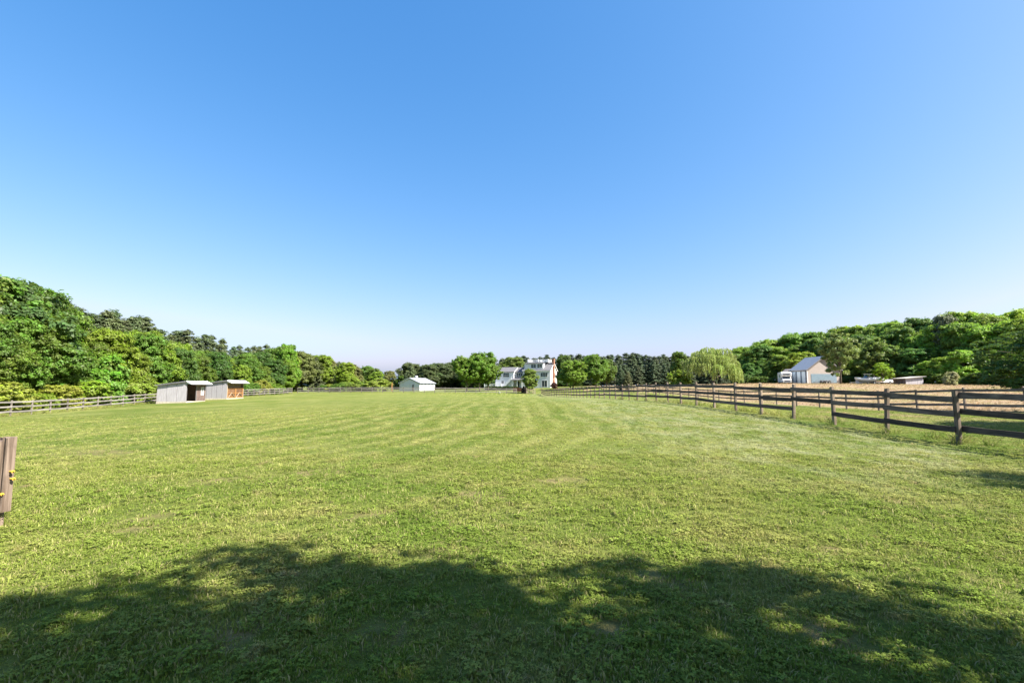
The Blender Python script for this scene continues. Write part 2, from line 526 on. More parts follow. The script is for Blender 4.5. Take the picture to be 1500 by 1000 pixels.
def plank_fence(name, label, pts, step, H, pw, rails, rh, rth, side, mp, mr, group=None, key='a', skip=(), lean=.02, rails_fn=None, jitter=.02):
    """posts along a polyline with horizontal planks nailed to one side; the ground carries it"""
    fence = empty(name, (pts[0][0], pts[0][1], gz(*pts[0])))
    tag(fence, label, 'fence', group)
    base = fence.location.copy()
    P = [Vector((*p, 0)) for p in pts]
    spots = []
    carry = 0
    for a, b in zip(P[:-1], P[1:]):
        L = (b - a).length; t = carry
        while t <= L:
            c = a + (b - a) * (t / L)
            spots.append((c, (b - a).normalized())); t += step
        carry = t - L
    prev = None
    for i, (c, d) in enumerate(spots):
        z = gz(c.x, c.y)
        hh = rng.uniform(-.04, .04)
        o = link('post', post_mesh((key, 'p', i % 5), pw, pw * .9, H, mp, i % 5 + 3), fence)
        o.location = Vector((c.x, c.y, z + hh)) - base
        o.rotation_euler = (rng.uniform(-lean, lean), rng.uniform(-lean, lean), math.atan2(d.y, d.x) + rng.uniform(-.05, .05))
        nrm = Vector((-d.y, d.x, 0))
        if prev is not None and i not in skip:
            hs, sd = (rails, side) if rails_fn is None else rails_fn(i, c)
            for k, zz in enumerate(hs):
                if zz is None: continue
                off = nrm * sd * (pw / 2 + rth / 2 + .004)
                dz = (-.004 if i % 2 else .0)
                a = prev[0] + off + Vector((0, 0, prev[1] + zz + rng.uniform(-jitter, jitter)))
                b = c + off + Vector((0, 0, z + zz + rng.uniform(-jitter, jitter)))
                e = (b - a).normalized() * .004
                ro = rail_between(fence, a + e - base, b - e - base, key, step, rh, rth, mr, rng.randrange(99))
        prev = (c, z)
    return fence, spots

# right-hand fence beside the lawn
def near_rails(i, c):
    if c.y < 14.2:      # the nearest bay carries its planks on the far side of the posts
        return (1.41, .93, .43), -1
    if 18.0 < c.y < 20.5 or 13 < 0:
        return (1.27, .86, None) if False else (1.30, .88, .42), 1
    return (1.28, .87, .42), 1
fx = lambda y: 12.75 - .048 * (y - 14)
near = [(fx(y), y) for y in (4.0, 60.0, 124.0)]
near_f, near_spots = plank_fence('plank_fence', 'dark brown three-plank fence standing beside the lawn with grass tufts at its posts', near, 2.5, 1.5, .125,
    (1.28, .87, .42), .16, .032, 1, M['post_brown'], M['rail_dark'], key='near', lean=.035, rails_fn=near_rails, jitter=.03)
# remove the bottom plank that is missing from one bay (21.5 to 19 m away)
for o in list(near_f.children):
    if o.name.startswith('rail'):
        wy = o.matrix_basis.translation + near_f.location
        if 18.2 < wy.y < 20.4 and wy.z - gz(wy.x, wy.y) < .6:
            bpy.data.objects.remove(o)
plank_fence('plank_fence', 'low brown plank fence along the edge of the brown stubble field', [(24.6, 14), (24.4, 60), (23.0, 128)], 3.1, 1.35, .11,
            (1.22, .84, .46), .13, .03, 1, M['post_brown'], M['rail_brown'], key='far', lean=.03)
plank_fence('plank_fence', 'weathered grey three-plank fence in front of the shrubs and wood, running behind the two sheds', [(-45.0, 38), (-46.5, 45.5), (-50.5, 67.5), (-53.5, 120)], 2.44, 1.4, .13,
            (1.28, .84, .40), .14, .03, -1, M['post_grey'], M['rail_grey'], key='left', lean=.03)
plank_fence('plank_fence', 'grey plank fence closing the far end of the lawn before the white house and barn', [(-53.3, 120.8), (-20, 123), (1.8, 124.5)], 2.6, 1.4, .13,
            (1.28, .84, .40), .14, .03, -1, M['post_grey'], M['rail_grey'], key='back', lean=.02)

# old split post at the left edge of the lawn, with yellow fence insulators
pz = gz(-6.25, 6.05)
op = empty('fence_post', (-6.31, 6.05, pz), R(-8))
tag(op, 'thick split grey-brown old fence post with yellow insulators, standing in the lawn', 'post')
m = MB()
r_ = random.Random(8)
def plank_v(mb, x0, x1, y0, y1, z0, z1, ridges):
    n = 7
    xs = [x0 + (x1 - x0) * i / ridges for i in range(ridges + 1)]
    dep = [r_.uniform(-.008, .008) - (.012 if r_.random() < .25 else 0) for _ in xs]
    pts = []
    for j in range(n):
        z = z0 + (z1 - z0) * j / (n - 1)
        for i, x in enumerate(xs):
            top = r_.uniform(-.012, .012) if j == n - 1 else 0
            pts.append((x + r_.uniform(-.002, .002), y0 - dep[i] + r_.uniform(-.003, .003), z + top))
    k = len(xs)
    fs = [(j * k + i, j * k + i + 1, (j + 1) * k + i + 1, (j + 1) * k + i) for j in range(n - 1) for i in range(k - 1)]
    b = len(pts)
    for j in range(n):
        z = z0 + (z1 - z0) * j / (n - 1)
        pts += [(x0, y1, z), (x1, y1, z)]
    for j in range(n - 1):
        c0, c1 = b + 2 * j, b + 2 * j + 1
        fs += [(c0, c0 + 2, c1 + 2, c1), (j * k, (j + 1) * k, c0 + 2, c0), (j * k + k - 1, c1, c1 + 2, (j + 1) * k + k - 1)]
    fs.append(tuple((n - 1) * k + i for i in range(k)) + (b + 2 * n - 1, b + 2 * n - 2))
    mb.poly(pts, fs)
plank_v(m, -.16, .075, -.09, .06, -.2, 1.03, 9)
m.build('post_body', M['old_post'], op)
m = MB(); plank_v(m, .081, .150, -.03, .07, .18, 1.075, 4); m.build('split_slab', M['old_post'], op)
m = MB(); plank_v(m, -.16, .06, .062, .10, .55, 1.06, 5); m.build('back_slab', M['old_post'], op)
M['yellow'] = mat_plain('yellow_plastic', (.55, .36, .05), .45, .08, 20)
for (x, y, z) in ((.178, .02, .66), (.178, .035, .57), (.135, -.04, .40), (.02, -.10, .24)):
    m = MB()
    m.tube([(x - .03, y, z), (x + .012, y, z)], [.011, .011], 8)
    m.tube([(x + .013, y, z), (x + .022, y, z)], [.019, .019], 8)
    m.tube([(x + .023, y, z), (x + .045, y, z + .004)], [.009, .006], 8)
    m.build('insulator', M['yellow'], op)

# ------------------------------------------------------------------ buildings
M['ply'] = mat_plain('grey_plywood', (.42, .40, .43), .75, .13, 1.6, .2, grain=(4, 4, .7))
M['ply2'] = mat_siding('grey_boards', (.38, .365, .40), .30, True, 0, .75)
M['shed_front'] = mat_wood('shed_front', (.10, .07, .062), (.19, .14, .125), (9, 9, 1), rnd=.3)
M['inside'] = mat_wood('shed_inside', (.16, .11, .08), (.25, .18, .13), (8, 8, 1), rnd=.2)
M['white_metal'] = mat_metal_roof('white_metal_roof', (.78, .79, .80), 1, .30, .45, .0)
M['grey_metal'] = mat_metal_roof('grey_metal_roof', (.26, .27, .30), 0, .35, .4, .2)
M['trim_dark'] = mat_plain('dark_trim', (.16, .15, .155), .6)
M['white'] = mat_plain('white_paint', (.70, .70, .70), .5, .04)
M['orange_wood'] = mat_wood('orange_wood', (.24, .11, .035), (.36, .19, .075), (8, 8, 2), rnd=.3)
M['gate_board'] = mat_wood('gate_board', (.11, .058, .030), (.18, .10, .055), (8, 8, 2), rnd=.3)
M['pale_wood'] = mat_wood('pale_wood', (.30, .24, .175), (.42, .35, .27), (8, 8, 2), rnd=.2)
M['glass'] = mat_plain('window_glass', (.035, .045, .06), .08, .1, 1, .6)
M['white_siding'] = mat_siding('white_siding', (.66, .66, .69), .2)
M['shingle'] = mat_siding('grey_shingles', (.13, .128, .14), .16, False, 0, .85)
M['brick'] = mat_plain('terracotta_brick', (.36, .17, .115), .8, .2, 6)
M['tan_siding'] = mat_siding('tan_siding', (.40, .35, .325), .22)
M['blue_door'] = mat_plain('pale_blue_door', (.56, .64, .68), .4, .06)
M['blue_wide_shaded'] = mat_plain('blue_wide_door_shaded', (.20, .27, .33), .3, .1)  # narrow doors' blue darkened: tree shade painted into the wide door's colour
M['slate_trim'] = mat_plain('slate_blue_trim', (.11, .15, .20), .5)
M['stone'] = mat_plain('concrete_sill', (.50, .45, .37), .9, .15, 4)

def run_in_shed(loc, L, label, variant):
    t = empty('run_in_shed', loc)
    tag(t, label, 'shed')
    z0 = .14
    prof_z = lambda x: 2.33 + (x + 4.0) * (.50 / 4.0)
    MB().box(-4.03, .03, -.03, L + .03, -.35, z0 - .004).build('sill', M['stone'], t)
    # wall towards the lawn made of separate sheets
    n = 3 if variant == 1 else 5
    for i in range(n):
        x0, x1 = -4 + 4 * i / n + .03, -4 + 4 * (i + 1) / n - .03
        off = .012 * (i % 2)
        MB().prism([(x0, z0), (x1, z0), (x1, prof_z(x1)), (x0, prof_z(x0))], 'y', -.02 - off, .02 - off).build('panel', M['ply'] if variant == 1 else M['ply2'], t)
    for i in range(1, n):
        x0 = -4 + 4 * i / n
        MB().box(x0 - .06, x0 + .06, .022, .08, z0, prof_z(x0) - .02).build('stud', M['trim_dark'], t)
    MB().prism([(-4, z0), (-.01, z0), (-.01, prof_z(-.01)), (-4, prof_z(-4))], 'y', L - .04, L).build('side_wall', M['inside'], t)
    MB().box(-4.0, -3.96, .03, L - .05, z0, 2.33).build('back_wall', M['inside'], t)
    MB().prism([(-4.25, 2.33 - .01), (.02, 2.86), (.02, 2.94), (-4.25, 2.39)], 'y', -.22, L + .22).build('roof', M['grey_metal'], t)
    MB().prism([(-4.26, 2.25), (.0, 2.78), (.0, 2.855), (-4.26, 2.325)], 'y', -.25, -.222).build('rake_board', M['trim_dark'], t)
    MB().prism([(.03, 2.84), (.80, 2.47), (.80, 2.51), (.03, 2.935)], 'y', -.2, L + .3).build('front_roof', M['white_metal'], t)
    MB().prism([(.02, 2.60), (.02, 2.83), (.72, 2.475), (.66, 2.44)], 'y', -.10, -.05).build('roof_bracket', M['white'], t)
    MB().box(-.06, .02, .03, .11, z0, 2.74).build('corner_post', M['pale_wood'] if variant == 2 else M['trim_dark'], t)
    if variant == 1:
        MB().box(-.06, .02, L * .5, L * .5 + .1, z0, 2.72).build('centre_post', M['trim_dark'], t)
        k = 6
        for i in range(k):
            y0 = L * .5 + .105 + (L * .5 - .105) * i / k
            MB().box(-.03 + .006 * (i % 2), .012 + .006 * (i % 2), y0 + .006, y0 + (L * .5 - .105) / k - .006, z0, 2.60).build('board', M['shed_front'], t)
        yc = L * .5 + 1.28
        wd = MB()
        for a in ((yc - .30, yc - .22, .95, 2.05), (yc + .22, yc + .30, .95, 2.05), (yc - .22, yc + .22, 1.97, 2.05), (yc - .22, yc + .22, .95, 1.32)):
            wd.box(.022, .06, *a)
        wf = wd.build('window', M['white'], t)
        MB().box(.022, .036, yc - .22, yc + .22, 1.32, 1.97).build('pane', M['glass'], wf)
        MB().box(.037, .05, yc - .02, yc + .02, 1.32, 1.97).build('mullion', M['white'], wf)
    else:
        MB().box(-.06, .02, L - .11, L - .03, z0, 2.72).build('corner_post', M['pale_wood'], t)
        MB().box(-.35, -.31, .12, L - .12, 1.75, 2.70).build('lintel_board', M['inside'], t)
        for g in range(2):
            y0 = .13 + g * (L - .24) / 2; y1 = y0 + (L - .28) / 2
            gm = MB()
            for a in ((y0, y0 + .12, .16, 1.72), (y1 - .12, y1, .16, 1.72), (y0 + .12, y1 - .12, .16, .30), (y0 + .12, y1 - .12, 1.58, 1.72), (y0 + .12, y1 - .12, .86, .98)):
                gm.box(-.03, .03, *a)
            gate = gm.build('stall_gate', M['orange_wood'], t)
            MB().box(-.05, -.035, y0 + .02, y1 - .02, .18, 1.70).build('gate_backing', M['gate_board'], gate)
            ym = (y0 + y1) / 2
            for s in (-1, 1):
                MB().bar((.045, ym, .98), (.045, ym + s * (y1 - y0) * .44, .20), .09, .03).build('brace', M['pale_wood'], gate)
    return t
run_in_shed((-44.2, 66.0, gz(-44.2, 66.5)), 4.1, 'grey plywood run-in shed with open front and small white-framed window', 1)
run_in_shed((-44.2, 75.4, gz(-44.2, 76.5)), 4.6, 'grey board run-in shed with orange wooden stall gates', 2)

def window(parent, x0, x1, z0, z1, y, n=1, frame=M['white'], axis='y', sgn=-1, sash=True):
    """window on a wall in the local plane y (or x); frame proud, panes recessed"""
    f = MB()
    t = .09
    def bx(mb, a0, a1, c0, c1, d0, d1):
        d0, d1 = sorted((d0, d1))
        if axis == 'y': mb.box(a0, a1, y + d0, y + d1, c0, c1)
        else: mb.box(y + d0, y + d1, a0, a1, c0, c1)
    bx(f, x0 - t, x1 + t, z1, z1 + t, .003 * sgn, .06 * sgn)
    bx(f, x0 - t, x1 + t, z0 - t, z0, .003 * sgn, .08 * sgn)
    bx(f, x0 - t, x0, z0, z1, .003 * sgn, .055 * sgn)
    bx(f, x1, x1 + t, z0, z1, .003 * sgn, .055 * sgn)
    wo_ = f.build('window', frame, parent)
    for i in range(n):
        a0 = x0 + (x1 - x0) * i / n + .04; a1 = x0 + (x1 - x0) * (i + 1) / n - .04
        p = MB(); bx(p, a0, a1, z0, z1, .003 * sgn, .02 * sgn); p.build('pane', M['glass'], wo_)
        if sash:
            p = MB(); zm = (z0 + z1) / 2; bx(p, a0, a1, zm - .03, zm + .03, .021 * sgn, .035 * sgn); p.build('sash_bar', frame, wo_)
        if i:
            p = MB(); bx(p, x0 + (x1 - x0) * i / n - .04, x0 + (x1 - x0) * i / n + .04, z0, z1, .003 * sgn, .045 * sgn); p.build('mullion', frame, wo_)
    return wo_

# white barn beyond the back fence
c = at(614.5, 572, 158)
barn = empty('white_barn', (c.x, c.y, gz(c.x, c.y)), R(-24))
tag(barn, 'small white barn with pale metal gable roof and dark door beyond the back fence', 'barn')
W_, L_, E_, R_ = 8.0, 9.0, 2.55, 4.15
MB().prism([(-W_, -.3), (0, -.3), (0, E_), (-W_ / 2, R_), (-W_, E_)], 'y', 0, L_).build('wall', M['white_siding'], barn)
ov = .35
sl = (R_ - E_) / (W_ / 2)
for s, nm in ((1, 'roof'), (-1, 'roof')):
    xe = 0 + ov if s > 0 else -W_ - ov
    MB().prism([(-W_ / 2, R_ + .02), (xe, E_ - sl * ov + .02), (xe, E_ - sl * ov + .10), (-W_ / 2, R_ + .10)], 'y', -.3, L_ + .3).build(nm, mat_metal_roof('barn_roof', (.36, .36, .385), 1, .4, .4, .1), barn)
    MB().bar((-W_ / 2, -.32, R_ - .04), (xe, -.32, E_ - sl * ov - .04), .03, .16).build('rake_board', M['slate_trim'] if s > 0 else M['white'], barn)
MB().box(-.03 + ov, .05 + ov, -.25, L_ + .25, E_ - .28, E_ - .14).build('gutter', M['slate_trim'], barn)
MB().box(-2.9, -2.2, -.05, -.006, .0, 2.0).build('door', M['trim_dark'], barn)
for i in range(4):
    window(barn, .7 + i * 2.0, 1.9 + i * 2.0, 1.85, 2.25, 0, 1, M['white'], 'x', 1, False)
cu = MB().box(-W_ / 2 - .35, -W_ / 2 + .35, 3.4, 4.1, R_ - .1, R_ + .45).prism([(-W_ / 2 - .45, R_ + .45), (-W_ / 2 + .45, R_ + .45), (-W_ / 2, R_ + .8)], 'y', 3.3, 4.2)
cu.build('cupola', M['white'], barn)

# the house
c = at(806, 568, 162)
HZ = gz(c.x, c.y)
house = empty('white_house', (c.x, c.y, HZ), R(-20))
tag(house, 'large white two-storey farmhouse with brick chimney and railed roof deck', 'house')
Dp = 8.6
E, RG = 5.9, 8.5
MB().prism([(0, -.6), (Dp, -.6), (Dp, E), (Dp / 2, RG), (0, E)], 'x', -9.6, 0).build('wall', M['white_siding'], house)
for s in (0, 1):
    y0 = -.35 if s == 0 else Dp + .35
    ze = E - .35 * (RG - E) / (Dp / 2)
    rf = MB().prism([(Dp / 2, RG + .02), (y0, ze + .02), (y0, ze + .16), (Dp / 2, RG + .16)], 'x', -9.9, .3).build('roof', M['shingle'], house)
    MB().bar((.31, Dp / 2, RG - .03), (.31, y0, ze - .03), .05, .26).build('rake_board', M['white'], house)
MB().box(-9.8, .2, -.36, -.30, E - .35, E - .16).build('eave_fascia', M['white'], house)
# shed dormer with two window pairs
d = MB().prism([(.35, E + .15), (.35, 8.15), (3.6, 8.5), (3.6, E + .15)], 'x', -9.2, -2.5)
dm = d.build('dormer', M['white_siding'], house)
MB().prism([(.1, 8.14), (3.7, 8.515), (3.7, 8.60), (.1, 8.24)], 'x', -9.35, -2.35).build('dormer_roof', M['shingle'], dm)
for a in (-6.8, -4.6):
    window(house, a, a + 1.75, 6.75, 7.85, .35, 2)
# railed deck on the roof
dk = MB().box(-8.6, -1.4, 2.3, 6.3, 8.62, 8.80).build('roof_deck', M['white'], house)
for (a, b) in (((-8.5, 2.4), (-1.5, 2.4)), ((-8.5, 6.2), (-1.5, 6.2)), ((-8.5, 2.4), (-8.5, 6.2)), ((-1.5, 2.4), (-1.5, 6.2))):
    m = MB().bar((*a, 9.62), (*b, 9.62), .10, .08).bar((*a, 8.98), (*b, 8.98), .06, .06)
    n = 30 if a[1] == b[1] else 16
    for i in range(1, n):
        x = a[0] + (b[0] - a[0]) * i / n; y = a[1] + (b[1] - a[1]) * i / n
        m.box(x - .03, x + .03, y - .03, y + .03, 9.0, 9.6)
    m.build('railing', M['white'], dk)
for x in (-8.5, -5.0, -1.5):
    for y in (2.4, 6.2):
        MB().box(x - .28, x + .28, y - .2, y + .2, 8.8, 9.75).build('railing_post', M['white'], dk)
# chimney up the gable wall
ch = MB().prism([(2.75, -.4), (4.05, -.4), (4.05, 2.6), (3.8, 3.1), (3.8, 9.6), (3.0, 9.6), (3.0, 3.1), (2.75, 2.6)], 'x', .01, .62).build('chimney', M['brick'], house)
MB().box(-.03, .68, 2.92, 3.88, 9.6, 9.8).build('chimney_cap', M['brick'], ch)
window(house, 5.9, 6.7, 3.7, 5.0, 0, 1, M['white'], 'x', 1)
window(house, 5.9, 6.7, .9, 2.2, 0, 1, M['white'], 'x', 1)
window(house, -3.3, -.9, 3.75, 5.0, 0, 3)
pd = window(house, -2.9, -1.1, .35, 2.4, 0, 2, M['white'], 'y', -1, False)
pd.name = 'patio_door'
window(house, -8.8, -7.0, 3.75, 5.0, 0, 2)
window(house, -6.0, -4.6, .8, 2.2, 0, 2)
# link and left wing
MB().prism([(1.2, -.6), (7.4, -.6), (7.4, 5.3), (4.3, 6.9), (1.2, 5.3)], 'x', -12.9, -9.605).build('link_wall', M['white_siding'], house)
MB().prism([(-.2, -.6), (7.2, -.6), (7.2, 5.4), (3.5, 7.0), (-.2, 5.4)], 'x', -19.6, -12.905).build('wing_wall', M['white_siding'], house)
for (xa, xb, yf, yb, e, r) in ((-12.88, -9.61, 1.2, 7.4, 5.3, 6.9), (-19.9, -12.6, -.2, 7.2, 5.4, 7.0)):
    ym = (yf + yb) / 2; k = (r - e) / (ym - yf)
    MB().prism([(ym, r + .03), (yf - .3, e - .3 * k + .03), (yf - .3, e - .3 * k + .16), (ym, r + .16)], 'x', xa, xb).build('roof', M['shingle'], house)
    MB().prism([(ym, r + .03), (yb + .3, e - .3 * k + .03), (yb + .3, e - .3 * k + .16), (ym, r + .16)], 'x', xa, xb).build('roof', M['shingle'], house)
MB().bar((-12.58, 3.5, 7.0), (-12.58, -.5, 5.24), .05, .24).build('rake_board', M['white'], house)
window(house, -12.4, -10.1, 3.85, 5.0, 1.2, 3)
window(house, -18.2, -17.5, 3.7, 5.0, -.2, 1)
window(house, -16.7, -14.6, 3.7, 5.0, -.2, 3)
window(house, -17.4, -16.5, 1.5, 2.3, -.2, 1)
# porch roof, door, stairs and deck rail in front of the link
po = MB().prism([(-1.6, 2.55), (1.19, 3.5), (1.19, 3.62), (-1.6, 2.67)], 'x', -13.2, -9.3).build('porch_roof', M['shingle'], house)
for x in (-13.0, -11.2, -9.5):
    MB().box(x - .1, x + .1, -1.5, -1.3, -.5, 2.55).build('porch_post', M['white'], po)
MB().box(-12.3, -11.3, 1.12, 1.195, .0, 2.1).build('door', M['glass'], house)
st = MB().bar((-13.4, -1.2, 2.9), (-16.0, -1.2, .3), .12, .32).bar((-13.4, -1.2, 3.7), (-16.0, -1.2, 1.15), .08, .1)
for i in range(8):
    x = -13.4 - 2.6 * i / 8
    st.box(x - .04, x + .04, -1.24, -1.16, 2.85 - 2.6 * i / 8, 3.7 - 2.55 * i / 8)
    st.box(x - .34, x, -1.14, -.25, 2.75 - 2.6 * i / 8, 2.81 - 2.6 * i / 8)
st.build('stairs', M['white'], house)
m = MB().box(-22.5, -16.2, -3.6, -.25, .25, .42)
m.build('deck', M['white'], house)
m = MB().bar((-22.4, -3.5, 1.35), (-16.3, -3.5, 1.35), .1, .1)
for i in range(21):
    x = -22.4 + 6.1 * i / 20
    m.box(x - .04, x + .04, -3.54, -3.46, .42, 1.3)
m.build('deck_railing', M['white'], house)
for i in range(4):
    x = -22.3 + i * 2.0
    MB().box(x - .09, x + .09, -3.6, -3.42, -.6, 1.5).build('deck_post', M['white'], house)

# tan garage on the right with three narrow doors and a wide door in the gable
c = at(1183, 562, 115)
gar = empty('garage', (c.x, c.y, gz(c.x, c.y)), R(3))
tag(gar, 'tan garage with grey metal roof and pale blue doors beyond the stubble field', 'garage')
W2, L2, E2, R2 = 8.1, 6.0, 3.5, 6.45
MB().prism([(0, -.5), (W2, -.5), (W2, E2), (W2 / 2, R2), (0, E2)], 'y', 0, L2).build('wall', M['tan_siding'], gar)
sl = (R2 - E2) / (W2 / 2)
for s in (-1, 1):
    xe = -.4 if s < 0 else W2 + .4
    MB().prism([(W2 / 2, R2 + .02), (xe, E2 - .4 * sl + .02), (xe, E2 - .4 * sl + .12), (W2 / 2, R2 + .12)], 'y', -.45, L2 + .35).build('roof', mat_metal_roof('garage_roof', (.31, .32, .345), 1, .45, .35, .25), gar)
    MB().bar((W2 / 2, -.47, R2 - .05), (xe, -.47, E2 - .4 * sl - .05), .04, .24).build('rake_board', M['trim_dark'], gar)
MB().box(-.05, -.004, .0, .12, -.4, E2 - .1).build('corner_trim', M['white'], gar)
MB().box(-.03, .14, -.05, -.004, -.4, E2 - .1).build('corner_trim', M['white'], gar)
MB().box(-.06, -.006, .35, L2 - .05, .0, 3.05).build('door_surround', M['slate_trim'], gar)
for i in range(3):
    y0 = .55 + i * 1.82
    dd = MB().box(-.11, -.062, y0, y0 + 1.22, .05, 2.95).build('door', M['blue_door'], gar)
    for k in range(1, 4):
        MB().box(-.125, -.112, y0 + .05, y0 + 1.17, .05 + 2.9 * k / 4 - .02, .05 + 2.9 * k / 4 + .02).build('door_rib', M['blue_door'], dd)
gd = MB().box(.95, 7.2, -.05, -.006, .25, 2.35).build('wide_door', M['blue_wide_shaded'], gar)
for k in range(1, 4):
    MB().box(1.0, 7.15, -.063, -.052, .25 + 2.1 * k / 4 - .02, .25 + 2.1 * k / 4 + .02).build('door_rib', M['blue_wide_shaded'], gd)
lt = MB().prism([(-1.3, 2.55), (.2, 3.7), (.2, 3.8), (-1.3, 2.65)], 'y', L2 + .4, L2 + 2.6).build('lean_to_roof', mat_plain('pale_roof', (.30, .25, .225), .7), gar)
for y in (L2 + .6, L2 + 2.3):
    MB().box(-1.25, -1.11, y, y + .14, -.4, 2.6).build('lean_to_post', M['trim_dark'], lt)
MB().box(-.1, -.02, L2 + .45, L2 + 2.5, -.4, 3.5).build('lean_to_wall', M['tan_siding'], lt)

# small grey shed at the far edge of the field
c = at(1327, 563.2, 97)
sh = empty('small_shed', (c.x, c.y, gz(c.x, c.y)), R(0))
sh.scale = (.88, .88, .88)
tag(sh, 'low weathered grey shed with pale slanting roof before the right-hand wood', 'shed')
MB().prism([(0, -.4), (4.0, -.4), (4.0, 1.75), (0, 1.35)], 'y', 0, 3.6).build('wall', M['ply'], sh)
for i in range(5):
    MB().box(-.03, -.004, .06 + i * .71, .06 + i * .71 + .66, -.3, 1.30).build('board', M['shed_front'], sh)
for i in range(6):
    x0 = .02 + i * .664
    MB().prism([(x0, -.3), (x0 + .63, -.3), (x0 + .63, 1.33 + (x0 + .6) * .1), (x0, 1.33 + x0 * .1)], 'y', -.03, -.004).build('board', M['ply'], sh)
MB().prism([(-.35, 1.34), (4.5, 1.82), (4.5, 1.90), (-.35, 1.42)], 'y', -.4, 4.0).build('roof', mat_plain('pale_shed_roof', (.40, .38, .35), .6), sh)

# ------------------------------------------------------------------ vehicles and small things
M['tyre'] = mat_plain('tyre', (.02, .02, .021), .8)
M['van_white'] = mat_plain('white_van_paint', (.80, .80, .80), .25, .03)
M['chrome'] = mat_plain('chrome', (.6, .6, .62), .2, .03, 1, .5, .8)
M['lamp_glass'] = mat_plain('lamp_glass', (.7, .72, .7), .15)
def wheel(parent, x, y, z, r, wd, axis='x'):
    a, b = ((x - wd / 2, y, z), (x + wd / 2, y, z)) if axis == 'x' else ((x, y - wd / 2, z), (x, y + wd / 2, z))
    wh = MB().tube([a, b], [r, r], 16).build('wheel', M['tyre'], parent, .0)
    a, b = ((x - wd / 2 - .01, y, z), (x + wd / 2 + .01, y, z)) if axis == 'x' else ((x, y - wd / 2 - .01, z), (x, y + wd / 2 + .01, z))
    MB().tube([a, b], [r * .55, r * .55], 12).build('rim', M['chrome'], wh)
c = at(1152.5, 562.5, 117)
rv = empty('motorhome', (c.x, c.y, gz(c.x, c.y)), R(-22))
tag(rv, 'white motorhome with overcab window parked beside the tan garage', 'motorhome')
MB().prism([(-.1, 1.95), (.35, 1.85), (1.0, .95), (1.0, .42), (6.4, .42), (6.4, 2.85), (.5, 2.85), (-.1, 2.55)], 'x', -1.12, 1.12).build('body', M['van_white'], rv, .05)
MB().prism([(-1.05, .35), (1.05, .35), (1.05, 1.02), (.5, 1.80), (.38, 1.80), (-.05, 1.12), (-.95, .95)], 'x', -.95, .95).build('cab', M['van_white'], rv, .05)
MB().prism([(-.02, 1.15), (.36, 1.77), (.34, 1.79), (-.06, 1.16)], 'x', -.82, .82).build('windscreen', M['glass'], rv)
MB().box(-.75, .75, -.13, -.105, 2.12, 2.48).build('overcab_window', M['glass'], rv)
MB().box(-.6, .6, -1.10, -1.06, .52, .85).build('grille', M['trim_dark'], rv)
for s in (-1, 1):
    MB().box(s * .78 - .14, s * .78 + .14, -1.10, -1.05, .62, .84).build('headlight', M['lamp_glass'], rv)
    MB().box(s * 1.13 - .1, s * 1.13 + .1, .1, .18, 1.15, 1.5).build('mirror', M['trim_dark'], rv)
    wheel(rv, s * .86, -.35, .34, .34, .22); wheel(rv, s * .92, 4.8, .34, .34, .26)
    MB().box(s * 1.125 - .012, s * 1.125 + .012, 2.2, 3.4, 1.6, 2.2).build('side_window', M['glass'], rv)
MB().box(-.98, .98, -1.18, -1.06, .33, .5).build('bumper', M['chrome'], rv, .02)

def boat_on_trailer(px, py, D, rz, label, L=5.2):
    c = at(px, py, D)
    b = empty('motorboat', (c.x, c.y, gz(c.x, c.y)), rz)
    tag(b, label, 'boat')
    # hull lofted from stern to bow
    secs = []
    for i in range(9):
        t = i / 8
        wd = 1.0 * (1 - max(0, (t - .45) / .55) ** 2.2) + .02
        keel = .45 + .55 * max(0, (t - .55) / .45) ** 2
        top = 1.15 + .28 * t * t
        x = -L / 2 + L * t
        secs.append([(x, 0, keel), (x, wd * .75, keel + .25), (x, wd, top), (x, wd * .86, top + .02), (x, wd * .8, top - .22), (x, -wd * .8, top - .22), (x, -wd * .86, top + .02), (x, -wd, top), (x, -wd * .75, keel + .25)])
    v = [p for s in secs for p in s]; n = 9
    f = [(i * n + k, i * n + (k + 1) % n, (i + 1) * n + (k + 1) % n, (i + 1) * n + k) for i in range(8) for k in range(n)]
    f += [tuple(range(n)), tuple(range(8 * n, 9 * n))[::-1]]
    MB().poly(v, f).build('hull', M['van_white'], b, 0, True)
    MB().prism([(.3, 1.2), (.9, 1.25), (.45, 1.75), (.35, 1.75)], 'y', -.7, .7).build('windshield', M['glass'], b)
    MB().box(-.55, -.1, -.55, .55, 1.0, 1.5).build('seat', M['van_white'], b, .04)
    MB().box(-L / 2 - .35, -L / 2 - .02, -.22, .22, .7, 1.65).build('outboard_motor', M['trim_dark'], b, .05)
    k = MB()
    for s in (-1, 1):
        k.bar((-L / 2, s * .55, .38), (L / 2 - .6, s * .45, .38), .08, .1)
        k.bar((L / 2 - .6, s * .45, .38), (L / 2 + 1.0, 0, .38), .08, .1)
    k.bar((-.6, -.9, .35), (-.6, .9, .35), .08)
    k.bar((L / 2 + .9, 0, .0), (L / 2 + .9, 0, .4), .06)
    tr = k.build('trailer_frame', M['chrome'], b)
    for s in (-1, 1): wheel(b, -.6, s * .98, .3, .3, .2, 'y')
    bm_ = MB()
    for s in (-1, 1): bm_.bar((-.9, s * .75, 1.2), (-.7, s * .75, 2.1), .04).bar((.3, s * .75, 1.2), (.1, s * .75, 2.1), .04)
    can = bm_.build('canopy_frame', M['chrome'], b)
    MB().box(-.95, .35, -.85, .85, 2.1, 2.16).build('canopy', M['van_white'], b)
    return b
boat_on_trailer(1272, 562.8, 102, R(175), 'white motorboat with small canopy on a trailer under the trees')
